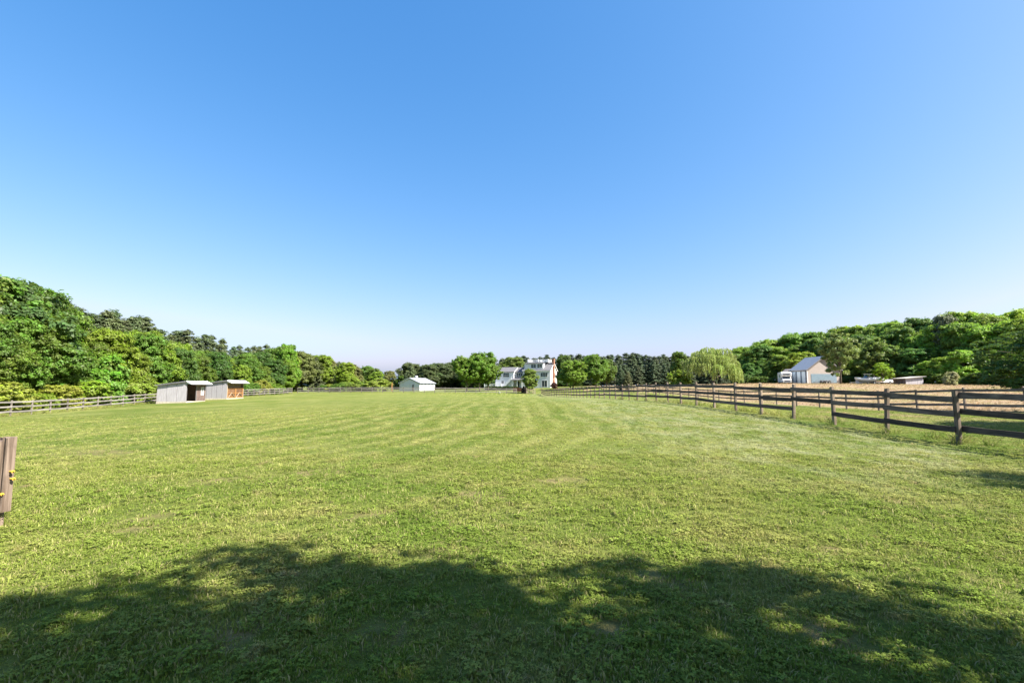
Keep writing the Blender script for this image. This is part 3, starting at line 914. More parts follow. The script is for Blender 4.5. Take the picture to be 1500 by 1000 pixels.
# white car behind it
c = at(1291, 562.5, 105)
car = empty('parked_car', (c.x, c.y, gz(c.x, c.y)), R(4))
tag(car, 'white car parked beside the boat behind a yellow-green sapling', 'car')
MB().prism([(-2.1, .35), (2.1, .35), (2.15, .75), (1.9, .92), (1.0, 1.0), (.35, 1.45), (-1.1, 1.47), (-1.75, 1.0), (-2.1, .9)], 'y', -.85, .85).build('body', M['van_white'], car, .05)
MB().prism([(.88, 1.02), (.32, 1.40), (-1.05, 1.42), (-1.6, 1.02)], 'y', -.865, .865).build('side_window', M['glass'], car)
MB().prism([(1.0, 1.02), (.36, 1.44), (.40, 1.46), (1.05, 1.03)], 'y', -.7, .7).build('windscreen', M['glass'], car)
for s in (-1, 1):
    for x in (-1.3, 1.3): wheel(car, x, s * .78, .32, .32, .2, 'y')
    MB().box(2.08, 2.16, s * .6 - .16, s * .6 + .16, .62, .78).build('headlight', M['lamp_glass'], car)
# utility trailer by the garage
c = at(1209, 562, 112)
tr = empty('utility_trailer', (c.x, c.y, gz(c.x, c.y)), R(2))
tag(tr, 'low dark twin-wheeled utility trailer parked before the garage gable', 'trailer')
MB().box(-1.7, 1.4, -.75, .75, .42, .52).build('bed', M['trim_dark'], tr)
MB().bar((-1.7, 0, .45), (-2.8, 0, .40), .1).build('drawbar', M['trim_dark'], tr)
for s in (-1, 1):
    MB().bar((-1.7, s * .74, .8), (1.4, s * .74, .8), .05).bar((-1.68, s * .74, .5), (-1.68, s * .74, .8), .05).bar((1.38, s * .74, .5), (1.38, s * .74, .8), .05).build('side_rail', M['trim_dark'], tr)
    for x in (-.35, .38): wheel(tr, x, s * .88, .33, .33, .2, 'y')
    MB().prism([(-.8, .66), (.8, .66), (.6, .78), (-.6, .78)], 'y', s * .88 - .14, s * .88 + .14).build('mudguard', M['trim_dark'], tr)
# pale crate beside the boat
c = at(1259, 562.5, 103)
cr = empty('storage_crate', (c.x, c.y, gz(c.x, c.y) + .02), R(6))
tag(cr, 'pale grey storage crate next to the white boat', 'crate')
MB().box(-.55, .55, -.4, .4, 0, .95).build('body', M['ply'], cr, .02)
MB().box(-.6, .6, -.45, .45, .953, 1.05).build('lid', M['trim_dark'], cr, .02)
for i in range(5):
    MB().box(-.55 + i * .225, -.55 + i * .225 + .19, -.43, -.403, .04, .92).build('slat', M['ply'], cr)

# gate with crossed pickets and a low red wall by the far corner of the lawn
c = at(777, 576.5, 125)
gate = empty('paddock_gate', (c.x, c.y, gz(c.x, c.y)), R(-3))
tag(gate, 'pale wooden gate with crossed boards between the two fences', 'gate')
for x in (-.95, .95, 1.25):
    MB().box(x - .07, x + .07, -.07, .07, -.3, 1.55).build('post', M['pale_wood'], gate)
for i in range(6):
    x = -.75 + i * .3
    MB().box(x - .06, x + .06, -.03, .02, .12, 1.28 + (.08 if i % 2 else 0)).build('picket', M['pale_wood'], gate)
for z in (.3, 1.05): MB().box(-.88, .88, .023, .06, z - .05, z + .05).build('cross_rail', M['pale_wood'], gate)
MB().bar((-.85, -.05, .2), (.85, -.05, 1.2), .1, .03).build('brace', M['pale_wood'], gate)
MB().bar((-.85, -.09, 1.2), (.85, -.09, .2), .1, .03).build('brace', M['pale_wood'], gate)
c = at(760, 574, 129)
rw = empty('garden_box', (c.x, c.y, gz(c.x, c.y)), R(-5))
tag(rw, 'low brick-red boarded garden box behind the back fence', 'planter')
M['red_board'] = mat_wood('red_board', (.30, .085, .05), (.42, .15, .09), (2, 2, 12), rnd=.2)
for k in range(4):
    MB().box(-1.45, 1.45, -.6 - .006 * (k % 2), -.55, .35 + k * .26, .35 + k * .26 + .245).build('board', M['red_board'], rw)
    for s in (-1, 1): MB().box(s * 1.42 - .025, s * 1.42 + .025, -.548, .55, .35 + k * .26, .35 + k * .26 + .245).build('board', M['red_board'], rw)
for x in (-1.4, 0, 1.4): MB().box(x - .06, x + .06, -.66, -.61, -.2, 1.42).build('post', M['red_board'], rw)
c = at(731.5, 576.5, 122)
bk = empty('feed_bucket', (c.x, c.y, gz(c.x, c.y)))
tag(bk, 'small white bucket standing at the foot of the back fence', 'bucket')
MB().tube([(0, 0, .0), (0, 0, .5), (0, 0, .52)], [.2, .26, .28], 14).build('pail', M['white'], bk, 0, True)
MB().tube([(.27 * math.cos(a), 0, .5 + .25 * math.sin(a)) for a in [i * math.pi / 8 for i in range(9)]], [.012] * 9, 6).build('handle', M['chrome'], bk)
c = at(574, 572.5, 140)
pp = empty('marker_post', (c.x, c.y, gz(c.x, c.y)))
tag(pp, 'rust-orange wooden post standing left of the white barn', 'post')
MB().box(-.12, .12, -.12, .12, -.3, 2.4).build('shaft', M['orange_wood'], pp, .02)
MB().prism([(-.17, 2.41), (.17, 2.41), (0, 2.58)], 'y', -.17, .17).build('cap', M['orange_wood'], pp)

# ------------------------------------------------------------------ trees
def leaf_mesh(name, C, Nn, ln, wd, tint, mat, T=None, rs=None):
    n = len(C)
    rs = rs or np.random.default_rng(1)
    Nn = Nn / np.maximum(np.linalg.norm(Nn, axis=1, keepdims=True), 1e-6)
    if T is None: T = rs.normal(size=(n, 3))
    T = T - Nn * (T * Nn).sum(1, keepdims=True)
    T /= np.maximum(np.linalg.norm(T, axis=1, keepdims=True), 1e-6)
    B = np.cross(Nn, T)
    ln = np.asarray(ln)[:, None]; wd = np.asarray(wd)[:, None]
    fold = Nn * ln * .12
    V = np.stack([C - T * ln, C + B * wd - T * ln * .1 + fold, C + T * ln, C - B * wd - T * ln * .1 + fold], 1).reshape(-1, 3)
    Fc = np.arange(4 * n, dtype=np.int32).reshape(-1, 4)
    me = np_mesh(name, V, Fc, mat)
    a = me.attributes.new('tint', 'FLOAT', 'FACE')
    a.data.foreach_set('value', np.asarray(tint, np.float32))
    return me

def lobe_clumps(rs, lobes, n):
    """clump centres on the outer skin of a union of ellipsoids, with outward normals"""
    L = np.array(lobes, float)
    area = (L[:, 3] * L[:, 4] + L[:, 4] * L[:, 5] + L[:, 3] * L[:, 5])
    pick = rs.choice(len(L), size=n * 4, p=area / area.sum())
    u = rs.normal(size=(n * 4, 3)); u /= np.linalg.norm(u, axis=1, keepdims=True)
    rad = rs.uniform(.62, 1.04, size=(n * 4, 1))
    C = L[pick, :3] + u * L[pick, 3:6] * rad
    keep = np.ones(len(C), bool)
    for j in range(len(L)):
        q = ((C - L[j, :3]) / L[j, 3:6]); r = (q ** 2).sum(1)
        keep &= (r > .36) | (pick == j)
    keep &= C[:, 2] > .15
    C, u = C[keep][:n], u[keep][:n]
    return C, u

def clump_leaves(rs, C, U, per, rad, size, flat=.7, droop=0.0):
    n = len(C)
    k = rs.integers(int(per * .6), int(per * 1.4), size=n)
    idx = np.repeat(np.arange(n), k)
    m = len(idx)
    cr = rs.uniform(.6, 1.3, size=n)[idx] * rad
    o = rs.normal(size=(m, 3)); o /= np.linalg.norm(o, axis=1, keepdims=True)
    o *= (rs.uniform(0, 1, size=(m, 1)) ** .45)
    o[:, 2] *= flat
    P = C[idx] + o * cr[:, None]
    P[:, 2] -= droop * (o[:, 0] ** 2 + o[:, 1] ** 2) * cr
    Nn = U[idx] * .5 + o * .7 + np.array([0, 0, .55]) + rs.normal(size=(m, 3)) * .45
    ct = rs.uniform(.2, .8, size=n)[idx]
    tint = np.clip(ct * .55 + rs.uniform(0, .55, size=m) + .1 * o[:, 2], 0, 1)
    ln = size * rs.uniform(.6, 1.3, size=m)
    return P, Nn, ln, tint

def trunk_mesh(rs, H, r0, tips, mat, lean=.3, fork=.35):
    m = MB()
    top = Vector((rs.uniform(-lean, lean), rs.uniform(-lean, lean), H))
    pts = []; rad = []
    for i in range(7):
        t = i / 6
        p = Vector((top.x * t + math.sin(t * 5 + r0 * 40) * .06 * H * .2, top.y * t + math.cos(t * 4) * .04 * H * .15 - .04 * H * .15, -.3 + (H + .3) * t))
        pts.append(p); rad.append(r0 * ((1.25 if i == 0 else 1) * (1 - t) ** .8 + .08))
    m.tube(pts, rad, 8)
    for q in tips:
        t = min(.95, max(fork * .8, q[2] / H * rs.uniform(.45, .75)))
        i = min(5, int(t * 6)); f = t * 6 - i
        s = pts[i].lerp(pts[i + 1], f); rr = rad[i] * (1 - f) + rad[i + 1] * f
        e = Vector(q)
        mid = s.lerp(e, .5) + Vector((0, 0, .12 * (e - s).length))
        m.tube([s, mid, e], [rr * .6, rr * .35, rr * .1], 5, False)
    return m.mesh('trunk', mat, 0, True)

PROTO = {}
def broadleaf(key, seed, H, lobes, n_cl, per, crad, size, trunk_r=.2, trunk_h=.75, flat=.7, droop=0., n_limb=16, core=.0, wide=.55):
    rs = np.random.default_rng(seed)
    C, U = lobe_clumps(rs, lobes, n_cl)
    P, Nn, ln, tint = clump_leaves(rs, C, U, per, crad, size, flat, droop)
    # sprigs standing out of the outline and loose leaves between the clumps
    u2 = rs.normal(size=(n_cl, 3)); u2 /= np.linalg.norm(u2, axis=1, keepdims=True)
    Lb = np.array(lobes, float); pk = rs.integers(0, len(Lb), n_cl)
    C2 = Lb[pk, :3] + u2 * Lb[pk, 3:6] * rs.uniform(.8, 1.2, size=(n_cl, 1))
    kp = C2[:, 2] > .2
    P2, N2, l2, t2 = clump_leaves(rs, C2[kp], u2[kp], per * .22, crad * .75, size, .8, droop)
    P = np.concatenate([P, P2]); Nn = np.concatenate([Nn, N2]); ln = np.concatenate([ln, l2]); tint = np.concatenate([tint, t2])
    me = leaf_mesh('crown', P, Nn, ln, ln * wide, tint, M['leaf'], rs=rs)
    sel = rs.choice(len(C), size=min(n_limb, len(C)), replace=False)
    tm = trunk_mesh(rs, H * trunk_h, trunk_r, [C[i] for i in sel if C[i][2] > H * .2], M['bark'])
    PROTO[key] = (me, tm, H)

def rlobes(seed, H, base, rx, n, spread=.55, rmin=.35, rmax=.6, z0=.3):
    """main crown ellipsoid plus irregular side lobes"""
    r = random.Random(seed)
    hz = (H - base) / 2
    out = [(0, 0, base + hz * .95, rx * .78, rx * .78, hz * .82)]
    for i in range(n):
        a = 2 * math.pi * (i / n) + r.uniform(-.5, .5)
        zf = r.uniform(z0, .85)
        rr = rx * r.uniform(rmin, rmax)
        d = rx * spread * r.uniform(.75, 1.15) * (1.15 - .55 * abs(zf - .45))
        out.append((math.cos(a) * d, math.sin(a) * d, base + (H - base) * zf, rr, rr, rr * r.uniform(.7, .95)))
    for i in range(3):
        a = r.uniform(0, 6.28); rr = rx * r.uniform(.3, .45)
        out.append((math.cos(a) * rx * .3, math.sin(a) * rx * .3, H - rr * .75, rr, rr, rr * .8))
    return out

for i in range(4):      # trees of the wood edge, leafy to the ground
    broadleaf('edge%d' % i, 20 + i, 10, rlobes(30 + i, 10, .5, 3.4, 10 + i), 300, 135, .60, .145, .18, .75)
for i in range(3):      # standing trees with a clear trunk
    broadleaf('tree%d' % i, 50 + i, 10, rlobes(60 + i, 10, 1.7, 4.1, 9), 300, 140, .60, .14, .2, .7)
for i in range(3):      # shrubs and vine mounds
    broadleaf('bush%d' % i, 80 + i, 3, rlobes(90 + i, 3, -.5, 2.1, 7, z0=.15), 130, 85, .40, .13, .06, .6, n_limb=10)
broadleaf('airy', 101, 10, rlobes(102, 10, 1.0, 3.6, 10, .65, .25, .45), 150, 80, .55, .17, .16, .8, droop=.2)
broadleaf('close', 111, 8, rlobes(112, 8, .6, 4.2, 11), 520, 110, .42, .085, .2, .7, flat=.45, droop=.25)
broadleaf('shade', 121, 11, [(0, 0, 7, 3.2, 3.2, 3.0), (2.2, 1.0, 6.2, 2.0, 2.0, 1.8), (-2.2, .6, 6.6, 2.0, 2.0, 1.7), (.5, 2.3, 7.4, 1.8, 1.8, 1.6), (.2, -2.3, 6.6, 2.0, 2.0, 1.7), (-.8, .8, 9.2, 1.7, 1.7, 1.5), (1.6, -1.2, 8.6, 1.8, 1.8, 1.5)], 330, 120, .55, .10, .26, .8, flat=.5)

def conifer(key, seed, H, r0, base, n_whorl, per_branch, droop, size, shape, mat, trunk_r):
    rs = np.random.default_rng(seed)
    C = []; tips = []
    for k in range(n_whorl):
        t = min(1, max(0, (k + rs.uniform(-.3, .3)) / n_whorl))
        z = base + (H - base) * min(1, max(0, t))
        L = r0 * shape(t)
        nb = int(rs.integers(4, 7))
        a0 = rs.uniform(0, 6.28)
        for b in range(nb):
            a = a0 + b * 2 * math.pi / nb + rs.uniform(-.35, .35)
            l = L * rs.uniform(.55, 1.15)
            for s in np.linspace(.35, 1, max(2, int(l / .55))):
                C.append((math.cos(a) * l * s, math.sin(a) * l * s, z + l * s * (.12 - droop * s) + rs.uniform(-.12, .12)))
            tips.append((math.cos(a) * l * .9, math.sin(a) * l * .9, z + .05))
    C.append((0, 0, H)); C.append((0, 0, H - .4))
    C = np.array(C)
    U = C.copy(); U[:, 2] = .4; U /= np.maximum(np.linalg.norm(U, axis=1, keepdims=True), 1e-5)
    P, Nn, ln, tint = clump_leaves(rs, C, U, per_branch, .42, size, .6)
    me = leaf_mesh('crown', P, Nn, ln, ln * .30, tint, mat, rs=rs)
    m = MB()
    m.tube([(0, 0, -.3), (.03, .02, H * .5), (0, 0, H * .97)], [trunk_r * 1.2, trunk_r * .75, .03], 8)
    for q in tips[::3]:
        m.tube([(0, 0, q[2] - .12), q], [trunk_r * .28, .015], 4, False)
    PROTO[key] = (me, m.mesh('trunk', M['pine_bark'], 0, True), H)
for i in range(4):
    conifer('pine%d' % i, 200 + i, 13, 2.6, 3.4 - i * .3, 22, 44, .05, .20, lambda t: (1.0 - .86 * t ** 1.7) * (.6 + .4 * min(1, t * 4)), M['needle'], .16)
for i in range(2):      # pines leafy to the ground at the far wood edge
    conifer('fullpine%d' % i, 220 + i, 11, 2.7, .5, 24, 46, .10, .22, lambda t: (1.0 - .9 * t ** 1.15), M['needle'], .15)
conifer('cedar', 230, 6, 2.0, .25, 20, 46, -.15, .16, lambda t: (1 - t ** 1.4) * .95 + .06, M['needle'], .1)

# weeping willow: strands hanging from a domed crown
rs = np.random.default_rng(300)
HW = 9.0
strP = []; strT = []; strTint = []
limbs = []
heads = [(-.8, 0, 8.5, 2.0), (-2.6, .5, 7.7, 1.9), (2.5, -.4, 8.3, 1.8), (1.0, .8, 8.0, 1.7), (4.0, .2, 7.2, 1.5), (-4.2, .2, 6.4, 1.6), (.4, 2.8, 7.0, 2.0), (-1.9, -1.9, 6.9, 1.6), (1.0, -2.2, 6.6, 1.5),
         (2.9, -1.7, 6.1, 1.4), (4.9, -.6, 5.4, 1.2), (-5.0, -.7, 4.9, 1.2), (-3.3, -2.2, 4.9, 1.3), (-.6, -3.2, 4.3, 1.2), (1.9, -3.3, 4.7, 1.3), (3.9, -2.5, 3.9, 1.2), (5.3, -1.2, 3.1, 1.0), (-4.6, 2, 5.6, 1.4), (3.4, 2.4, 6.2, 1.6)]
for (hx, hy, hz, hr) in heads:
    limbs.append((hx * .8, hy * .8, hz - .6))
    hb = rs.uniform(-.18, .22)
    for s in range(int(52 * hr)):
        a = rs.uniform(0, 2 * math.pi); rr = hr * math.sqrt(rs.uniform(0.02, 1))
        x, y = hx + math.cos(a) * rr, hy + math.sin(a) * rr
        z = hz - .32 * rr * rr / hr + rs.uniform(-.2, .15)
        Ls = min(z - .35, rs.uniform(1.0, 2.9) * (.45 + .75 * rr / hr) * (.7 + .2 * hr))
        n = int(Ls / .13) + 3
        tt = np.linspace(0, 1, n)
        ct = rs.uniform(.15, .85)
        out = .25 * hr
        px_ = x + math.cos(a) * out * np.sqrt(tt) * .9 + rs.normal(size=n) * .05
        py_ = y + math.sin(a) * out * np.sqrt(tt) * .9 + rs.normal(size=n) * .05
        pz_ = z + .25 * np.sin(np.minimum(tt * 5, 3.14)) * .5 - Ls * tt
        strP.append(np.stack([px_, py_, pz_], 1))
        strTint.append(np.clip(hb + ct * .6 + rs.uniform(0, .5, size=n), 0, 1))
P = np.concatenate(strP); n = len(P)
T = np.tile(np.array([0, 0, -1.0]), (n, 1)) + rs.normal(size=(n, 3)) * .35
ln = rs.uniform(.12, .24, size=n)
me = leaf_mesh('crown', P, rs.normal(size=(n, 3)) * np.array([1, 1, .4]) + np.array([0, 0, .2]), ln, ln * .32, np.concatenate(strTint), M['leaf'], T=T, rs=rs)
PROTO['willow'] = (me, trunk_mesh(rs, 5.5, .42, limbs, M['bark'], .2, .3), HW)

TREES = []
trng = random.Random(77)
def tree(name, key, x, y, H, width=1.0, col=(.07, .12, .025), label='', group=None, cat='tree', rz=None, sink=0.):
    me, tm, h0 = PROTO[key]
    k = H / h0
    t = empty(name, (x, y, gz(x, y) - sink), trng.uniform(0, 6.28) if rz is None else rz)
    t.scale = (k * width, k * width * trng.uniform(.92, 1.08), k)
    tag(t, label, cat, group)
    c = link('crown', me, t)
    v = trng.uniform(.85, 1.25); y_ = trng.uniform(.88, 1.16)
    c.color = (col[0] * v * y_, col[1] * v, col[2] * v, 1)
    link('trunk' if cat == 'tree' else 'stem', tm, t)
    TREES.append(t)
    return t
def tree_px(name, key, px, D, top, wpx=None, base_r=None, **kw):
    """tree placed by where it stands in the photograph: column, distance and height of its top"""
    x = X_at(px, D)
    H = at(px, top, D).z - gz(x, D)
    if wpx:
        kw['width'] = (wpx / F * D) / 2 / (base_r * H / PROTO[key][2])
    return tree(name, key, x, D, H, **kw)

G_MID = (.092, .150, .022); G_BRI = (.140, .205, .022); G_YEL = (.185, .215, .034); G_DEEP = (.058, .108, .022); G_OLV = (.135, .158, .050)
PINE = (.066, .092, .038); PINE_D = (.050, .072, .036)
def prof(px, pts):
    return float(np.interp(px, [p[0] for p in pts], [p[1] for p in pts]))
LP = [(-120, 400), (0, 417), (40, 428), (70, 442), (110, 449), (150, 457), (200, 467), (240, 481), (290, 490), (330, 503), (370, 509), (400, 505), (430, 515), (460, 522), (480, 528), (520, 538), (560, 541), (590, 545)]
# pines at the back of the left wood
for i in range(34):
    px = 40 + i * 10.6 + trng.uniform(-4, 4)
    xr = -72 - trng.uniform(0, 9)
    D = xr * F / (px - 750)
    if D > 150: continue
    tree_px('pine_tree', 'pine%d' % (i % 4), px, D, prof(px, LP) + trng.uniform(-5, 9), width=1.15, col=PINE,
            label='tall dark pine at the back of the wood, ' + ('short of the sheds' if px < 215 else 'behind the plywood shed' if px < 300 else 'behind the stall-gate shed' if px < 362 else 'past the sheds'), group='pines in the wood behind the grey fence')
# broadleaf trees of the left wood, two ranks
for rank, (xr0, fr0, fr1) in enumerate(((-66, .80, .97), (-59.5, .52, .80))):
    for i in range(27):
        px = -60 + i * 18.5 + trng.uniform(-6, 6)
        xr = xr0 + trng.uniform(-2, 2)
        D = xr * F / (px - 750)
        if D > 145: continue
        top = prof(px, LP)
        fr = trng.uniform(fr0, fr1)
        if rank == 0 and 100 < px < 345: fr = trng.uniform(.68, .84)
        if rank == 0 and px < 60: fr = trng.uniform(.93, 1.03)
        gy_ = 590 if px < 200 else 578
        top = gy_ - (gy_ - top) * fr
        bright = trng.random()
        if px < 120: colr, lab = (G_MID, 'mid green leafy tree of the wood behind the grey fence')
        elif bright < .4: colr, lab = (G_BRI, 'bright green leafy tree of the wood behind the grey fence')
        elif bright < .8: colr, lab = (G_MID, 'mid green leafy tree of the wood behind the grey fence')
        else: colr, lab = (G_DEEP, 'deep green leafy tree of the wood behind the grey fence')
        where = 'well short of the sheds' if px < 105 else 'just short of the sheds' if px < 215 else 'behind the plywood shed' if px < 300 else 'behind the stall-gate shed' if px < 362 else 'past the sheds towards the far corner'
        lab = lab.split(' leafy')[0] + (' tall back-rank' if rank == 0 else ' lower front-rank') + ' tree of the fenced-off wood, ' + where
        tree_px('broadleaf_tree', 'edge%d' % trng.randrange(4), px, D, top, width=trng.uniform(.85, 1.1), col=colr, label=lab, group='broadleaf trees of the wood behind the grey fence')
# shrubs along the grey fence
for i in range(24):
    px = -45 + i * 19.5 + trng.uniform(-6, 6)
    xr = -54.5 - trng.uniform(.3, 2.5)
    D = xr * F / (px - 750)
    if D > 125: continue
    if 225 < px < 300: xr -= 1
    colr, lab = trng.choice([(G_BRI, 'bright green shrub growing along the grey fence'), (G_YEL, 'yellow-green shrub growing along the grey fence'), (G_MID, 'mid green shrub growing along the grey fence')])
    lab = lab + (' short of the sheds' if px < 215 else ' behind the sheds' if px < 362 else ' past the sheds')
    tree('shrub', 'bush%d' % trng.randrange(3), xr, D, trng.uniform(1.6, 3.2), width=trng.uniform(.9, 1.4), col=colr, label=lab, cat='shrub', group='shrubs along the grey fence')
tree_px('vine_mound', 'bush0', 147, 68, 524, wpx=92, base_r=2.5, col=(.115, .20, .024), label='big rounded vine-covered mound of bright green behind the grey fence', cat='shrub')
tree_px('broadleaf_tree', 'airy', 12, 60, 412, width=1.0, col=(.075, .125, .04), label='tall feathery pale tree topping the wood behind the grey fence')
tree_px('broadleaf_tree', 'edge2', 418, 128, 506, wpx=44, base_r=4.2, col=(.13, .22, .022), label='bright yellow-green tree near the far corner of the grey fence')
# trees from the far left corner to the barn
for i in range(22):
    px = 428 + i * 8.4 + trng.uniform(-3, 3)
    if px > 566 and i % 3 == 0: continue
    D = 150 + trng.uniform(0, 22) + (26 if px > 562 else 0)
    top = prof(px, LP) + trng.uniform(-4, 7)
    key = 'edge%d' % trng.randrange(4) if i % 4 else 'fullpine%d' % (i % 2)
    colr = trng.choice([G_MID, G_BRI, G_OLV]) if i % 4 else PINE
    lab = ('mid green tree in the row between wood and white barn' if colr == G_MID else 'bright green tree in the row between wood and white barn' if colr == G_BRI else 'olive tree in the row between wood and white barn') if i % 4 else 'dark pine in the row between wood and white barn'
    tree_px('broadleaf_tree' if i % 4 else 'pine_tree', key, px, D, top, width=trng.uniform(1.0, 1.35), col=colr, label=lab, group=lab.split(' tree')[0].split(' pine')[0] + ' trees in the row by the barn')
for i in range(8):
    px = 470 + i * 12 + trng.uniform(-4, 4)
    D = 138 + trng.uniform(0, 8)
    tree_px('shrub', 'bush%d' % (i % 3), px, D, trng.uniform(553, 564), width=1.5, col=trng.choice([G_MID, G_YEL]), label='rounded shrub in the scrub left of the white barn', cat='shrub', group='scrub left of the barn')
for i in range(9):
    px = 598 + i * 13 + trng.uniform(-3, 3)
    D = 190 + trng.uniform(0, 15)
    tree_px('broadleaf_tree', 'edge%d' % trng.randrange(4), px, D, trng.uniform(528, 536) - (4 if px > 660 else 0), width=1.35, col=(.075, .105, .045), label='muted green tree in the row behind the white barn', group='trees behind the barn')
tree_px('pine_tree', 'fullpine0', 601, 178, 532, width=1.1, col=PINE, label='dark conifer just behind the barn roof')
# round trees by the house
for px, D, top, wp, key, lab in ((684, 137, 524, 40, 'tree0', 'left one of the round-crowned green trees left of the house'),
                                 (703, 139, 517, 46, 'tree1', 'tallest of the round-crowned green trees left of the house'),
                                 (715, 143, 527, 32, 'tree2', 'smaller round-crowned green tree touching the house wing')):
    tree_px('broadleaf_tree', key, px, D, top, wpx=wp, base_r=4.2, col=(.10, .165, .018), label=lab)
tree_px('broadleaf_tree', 'edge0', 776, 128, 541, wpx=26, base_r=3.9, col=(.115, .18, .030), label='small bright green tree in front of the white house')
tree_px('broadleaf_tree', 'edge1', 839, 140, 529, wpx=44, base_r=3.9, col=(.14, .205, .026), label='light green leafy tree just right of the brick chimney')
tree_px('broadleaf_tree', 'edge3', 873, 150, 520, wpx=50, base_r=4.2, col=(.105, .17, .022), label='big round deep green tree right of the house')
tree_px('broadleaf_tree', 'edge0', 889, 156, 527, wpx=32, base_r=4.2, col=(.085, .14, .026), label='narrow green tree behind the round one right of the house')
tree_px('broadleaf_tree', 'edge3', 831, 186, 521, wpx=34, base_r=3.9, col=(.06, .105, .022), label='dark tree behind the brick chimney')
tree_px('broadleaf_tree', 'edge2', 752, 190, 524, wpx=46, base_r=3.9, col=(.12, .17, .032), label='pale green tree behind the link of the house')
tree_px('cedar_tree', 'cedar', 909, 118, 536, wpx=17, base_r=2.2, col=(.030, .055, .020), label='dark green cone-shaped cedar right of the house trees')
tree_px('cedar_tree', 'cedar', 920, 117, 545, wpx=18, base_r=2.2, col=(.085, .085, .030), label='shorter olive-brown cedar beside the dark one')
tree_px('broadleaf_tree', 'bush1', 996, 112, 543, wpx=34, base_r=2.5, col=(.19, .23, .022), label='low yellow-green rounded tree left of the willow')
tree_px('shrub', 'bush2', 811.5, 150, 560.5, wpx=12, base_r=2.5, col=(.075, .020, .026), label='dark red shrub at the foot of the chimney', cat='shrub')
tree_px('shrub', 'bush1', 768, 127, 566, wpx=10, base_r=2.5, col=(.040, .022, .030), label='dark purple shrub next to the garden box', cat='shrub')
for i in range(9):
    tree_px('hedge_shrub', 'bush%d' % (i % 3), 716 + i * 4.8, 150, 565.5, width=1.5, col=(.035, .060, .018), label='low dark clipped shrub in the bed before the house', cat='shrub', group='dark shrubs before the house')
# pine wall beyond the house
for i in range(66):
    px = 700 + i * 6.2 + trng.uniform(-2.5, 2.5)
    D = 212 + trng.uniform(0, 26)
    top = prof(px, [(728, 524), (790, 521), (880, 521), (930, 519), (1010, 522)]) + trng.uniform(-2.5, 4)
    tree_px('pine_tree', ('pine%d' % (i % 4)) if i % 3 else 'fullpine%d' % (i % 2), px, D, top, width=trng.uniform(1.3, 1.75), col=PINE_D,
            label='tall dark pine of the distant pine wall, ' + ('left of the house wing' if px < 733 else 'behind the house' if px < 818 else 'behind the round trees beside the chimney' if px < 900 else 'behind the cedars' if px < 980 else 'behind the willow'), group='pine wall beyond the house')
for i in range(36):
    px = 868 + i * 6.6 + trng.uniform(-2, 2)
    D = 192 + trng.uniform(0, 12)
    tree_px('pine_tree', 'fullpine%d' % (i % 2), px, D, trng.uniform(527, 538), width=1.35, col=PINE_D,
            label='low ground-branched pine before the pine wall, ' + ('left of the house wing' if px < 733 else 'behind the house' if px < 818 else 'behind the round trees beside the chimney' if px < 900 else 'behind the cedars' if px < 980 else 'behind the willow'), group='lower pines before the pine wall')
for i in range(30):
    px = 585 + i * 10 + trng.uniform(-3, 3)
    tree_px('shrub', 'bush%d' % (i % 3), px, 205 + trng.uniform(0, 14), trng.uniform(551, 557), width=1.7, col=G_DEEP, label='dark undergrowth shrub beneath trees, ' + ('behind the white barn' if px < 665 else 'behind the house' if px < 818 else 'behind the trees beside the chimney'), cat='shrub', group='undergrowth behind barn and house')
tree_px('broadleaf_tree', 'edge1', 996, 150, 516, wpx=30, base_r=3.9, col=G_MID, label='mid green tree half hidden behind the left side of the willow')
# willow
x = X_at(1045, 106)
Hw = at(1045, 506, 106).z - gz(x, 106)
tree('weeping_willow', 'willow', x, 106, Hw, width=(82 / F * 106) / (12.6 * Hw / HW), col=(.215, .232, .070), label='large weeping willow with hanging pale strands by the stubble field', rz=.15)
# right-hand wood
RP = [(1075, 512), (1110, 503), (1150, 491), (1190, 484), (1215, 492), (1240, 479), (1290, 475), (1340, 467), (1380, 467), (1400, 459), (1440, 458), (1470, 463), (1490, 455), (1600, 448)]
for rank, (dd, f0, f1, nn) in enumerate(((22, .92, 1.0, 26), (9, .66, .9, 26), (0, .35, .62, 22))):
    for i in range(nn):
        px = 1084 + i * (480 / nn) + trng.uniform(-7, 7)
        D = float(np.interp(px, [1085, 1250, 1400, 1580], [146, 124, 98, 82])) + dd + trng.uniform(-2.5, 2.5)
        top = 563 - (563 - prof(px, RP)) * trng.uniform(f0, f1)
        b = trng.random()
        colr, lab = ((G_MID, 'mid green tree of the wood beyond the stubble field') if b < .45 else (G_BRI, 'bright green tree of the wood beyond the stubble field') if b < .8 else (G_DEEP, 'deep green tree of the wood beyond the stubble field'))
        where = 'between willow and motorhome' if px < 1145 else 'behind the garage' if px < 1245 else 'behind the boat and car' if px < 1308 else 'behind the low grey shed' if px < 1362 else 'past the low grey shed'
        lab = lab.split(' tree')[0] + (' tall back-rank', ' middle-rank', ' low front-rank')[rank] + ' tree beyond the stubble, ' + where
        colr = tuple(c_ * 1.42 for c_ in colr)
        key = 'edge%d' % trng.randrange(4)
        tree_px('broadleaf_tree', key, px, D, top, width=trng.uniform(.95, 1.2) * (1.25 if rank == 2 else 1), col=colr, label=lab, group='broadleaf trees of the wood beyond the stubble field')
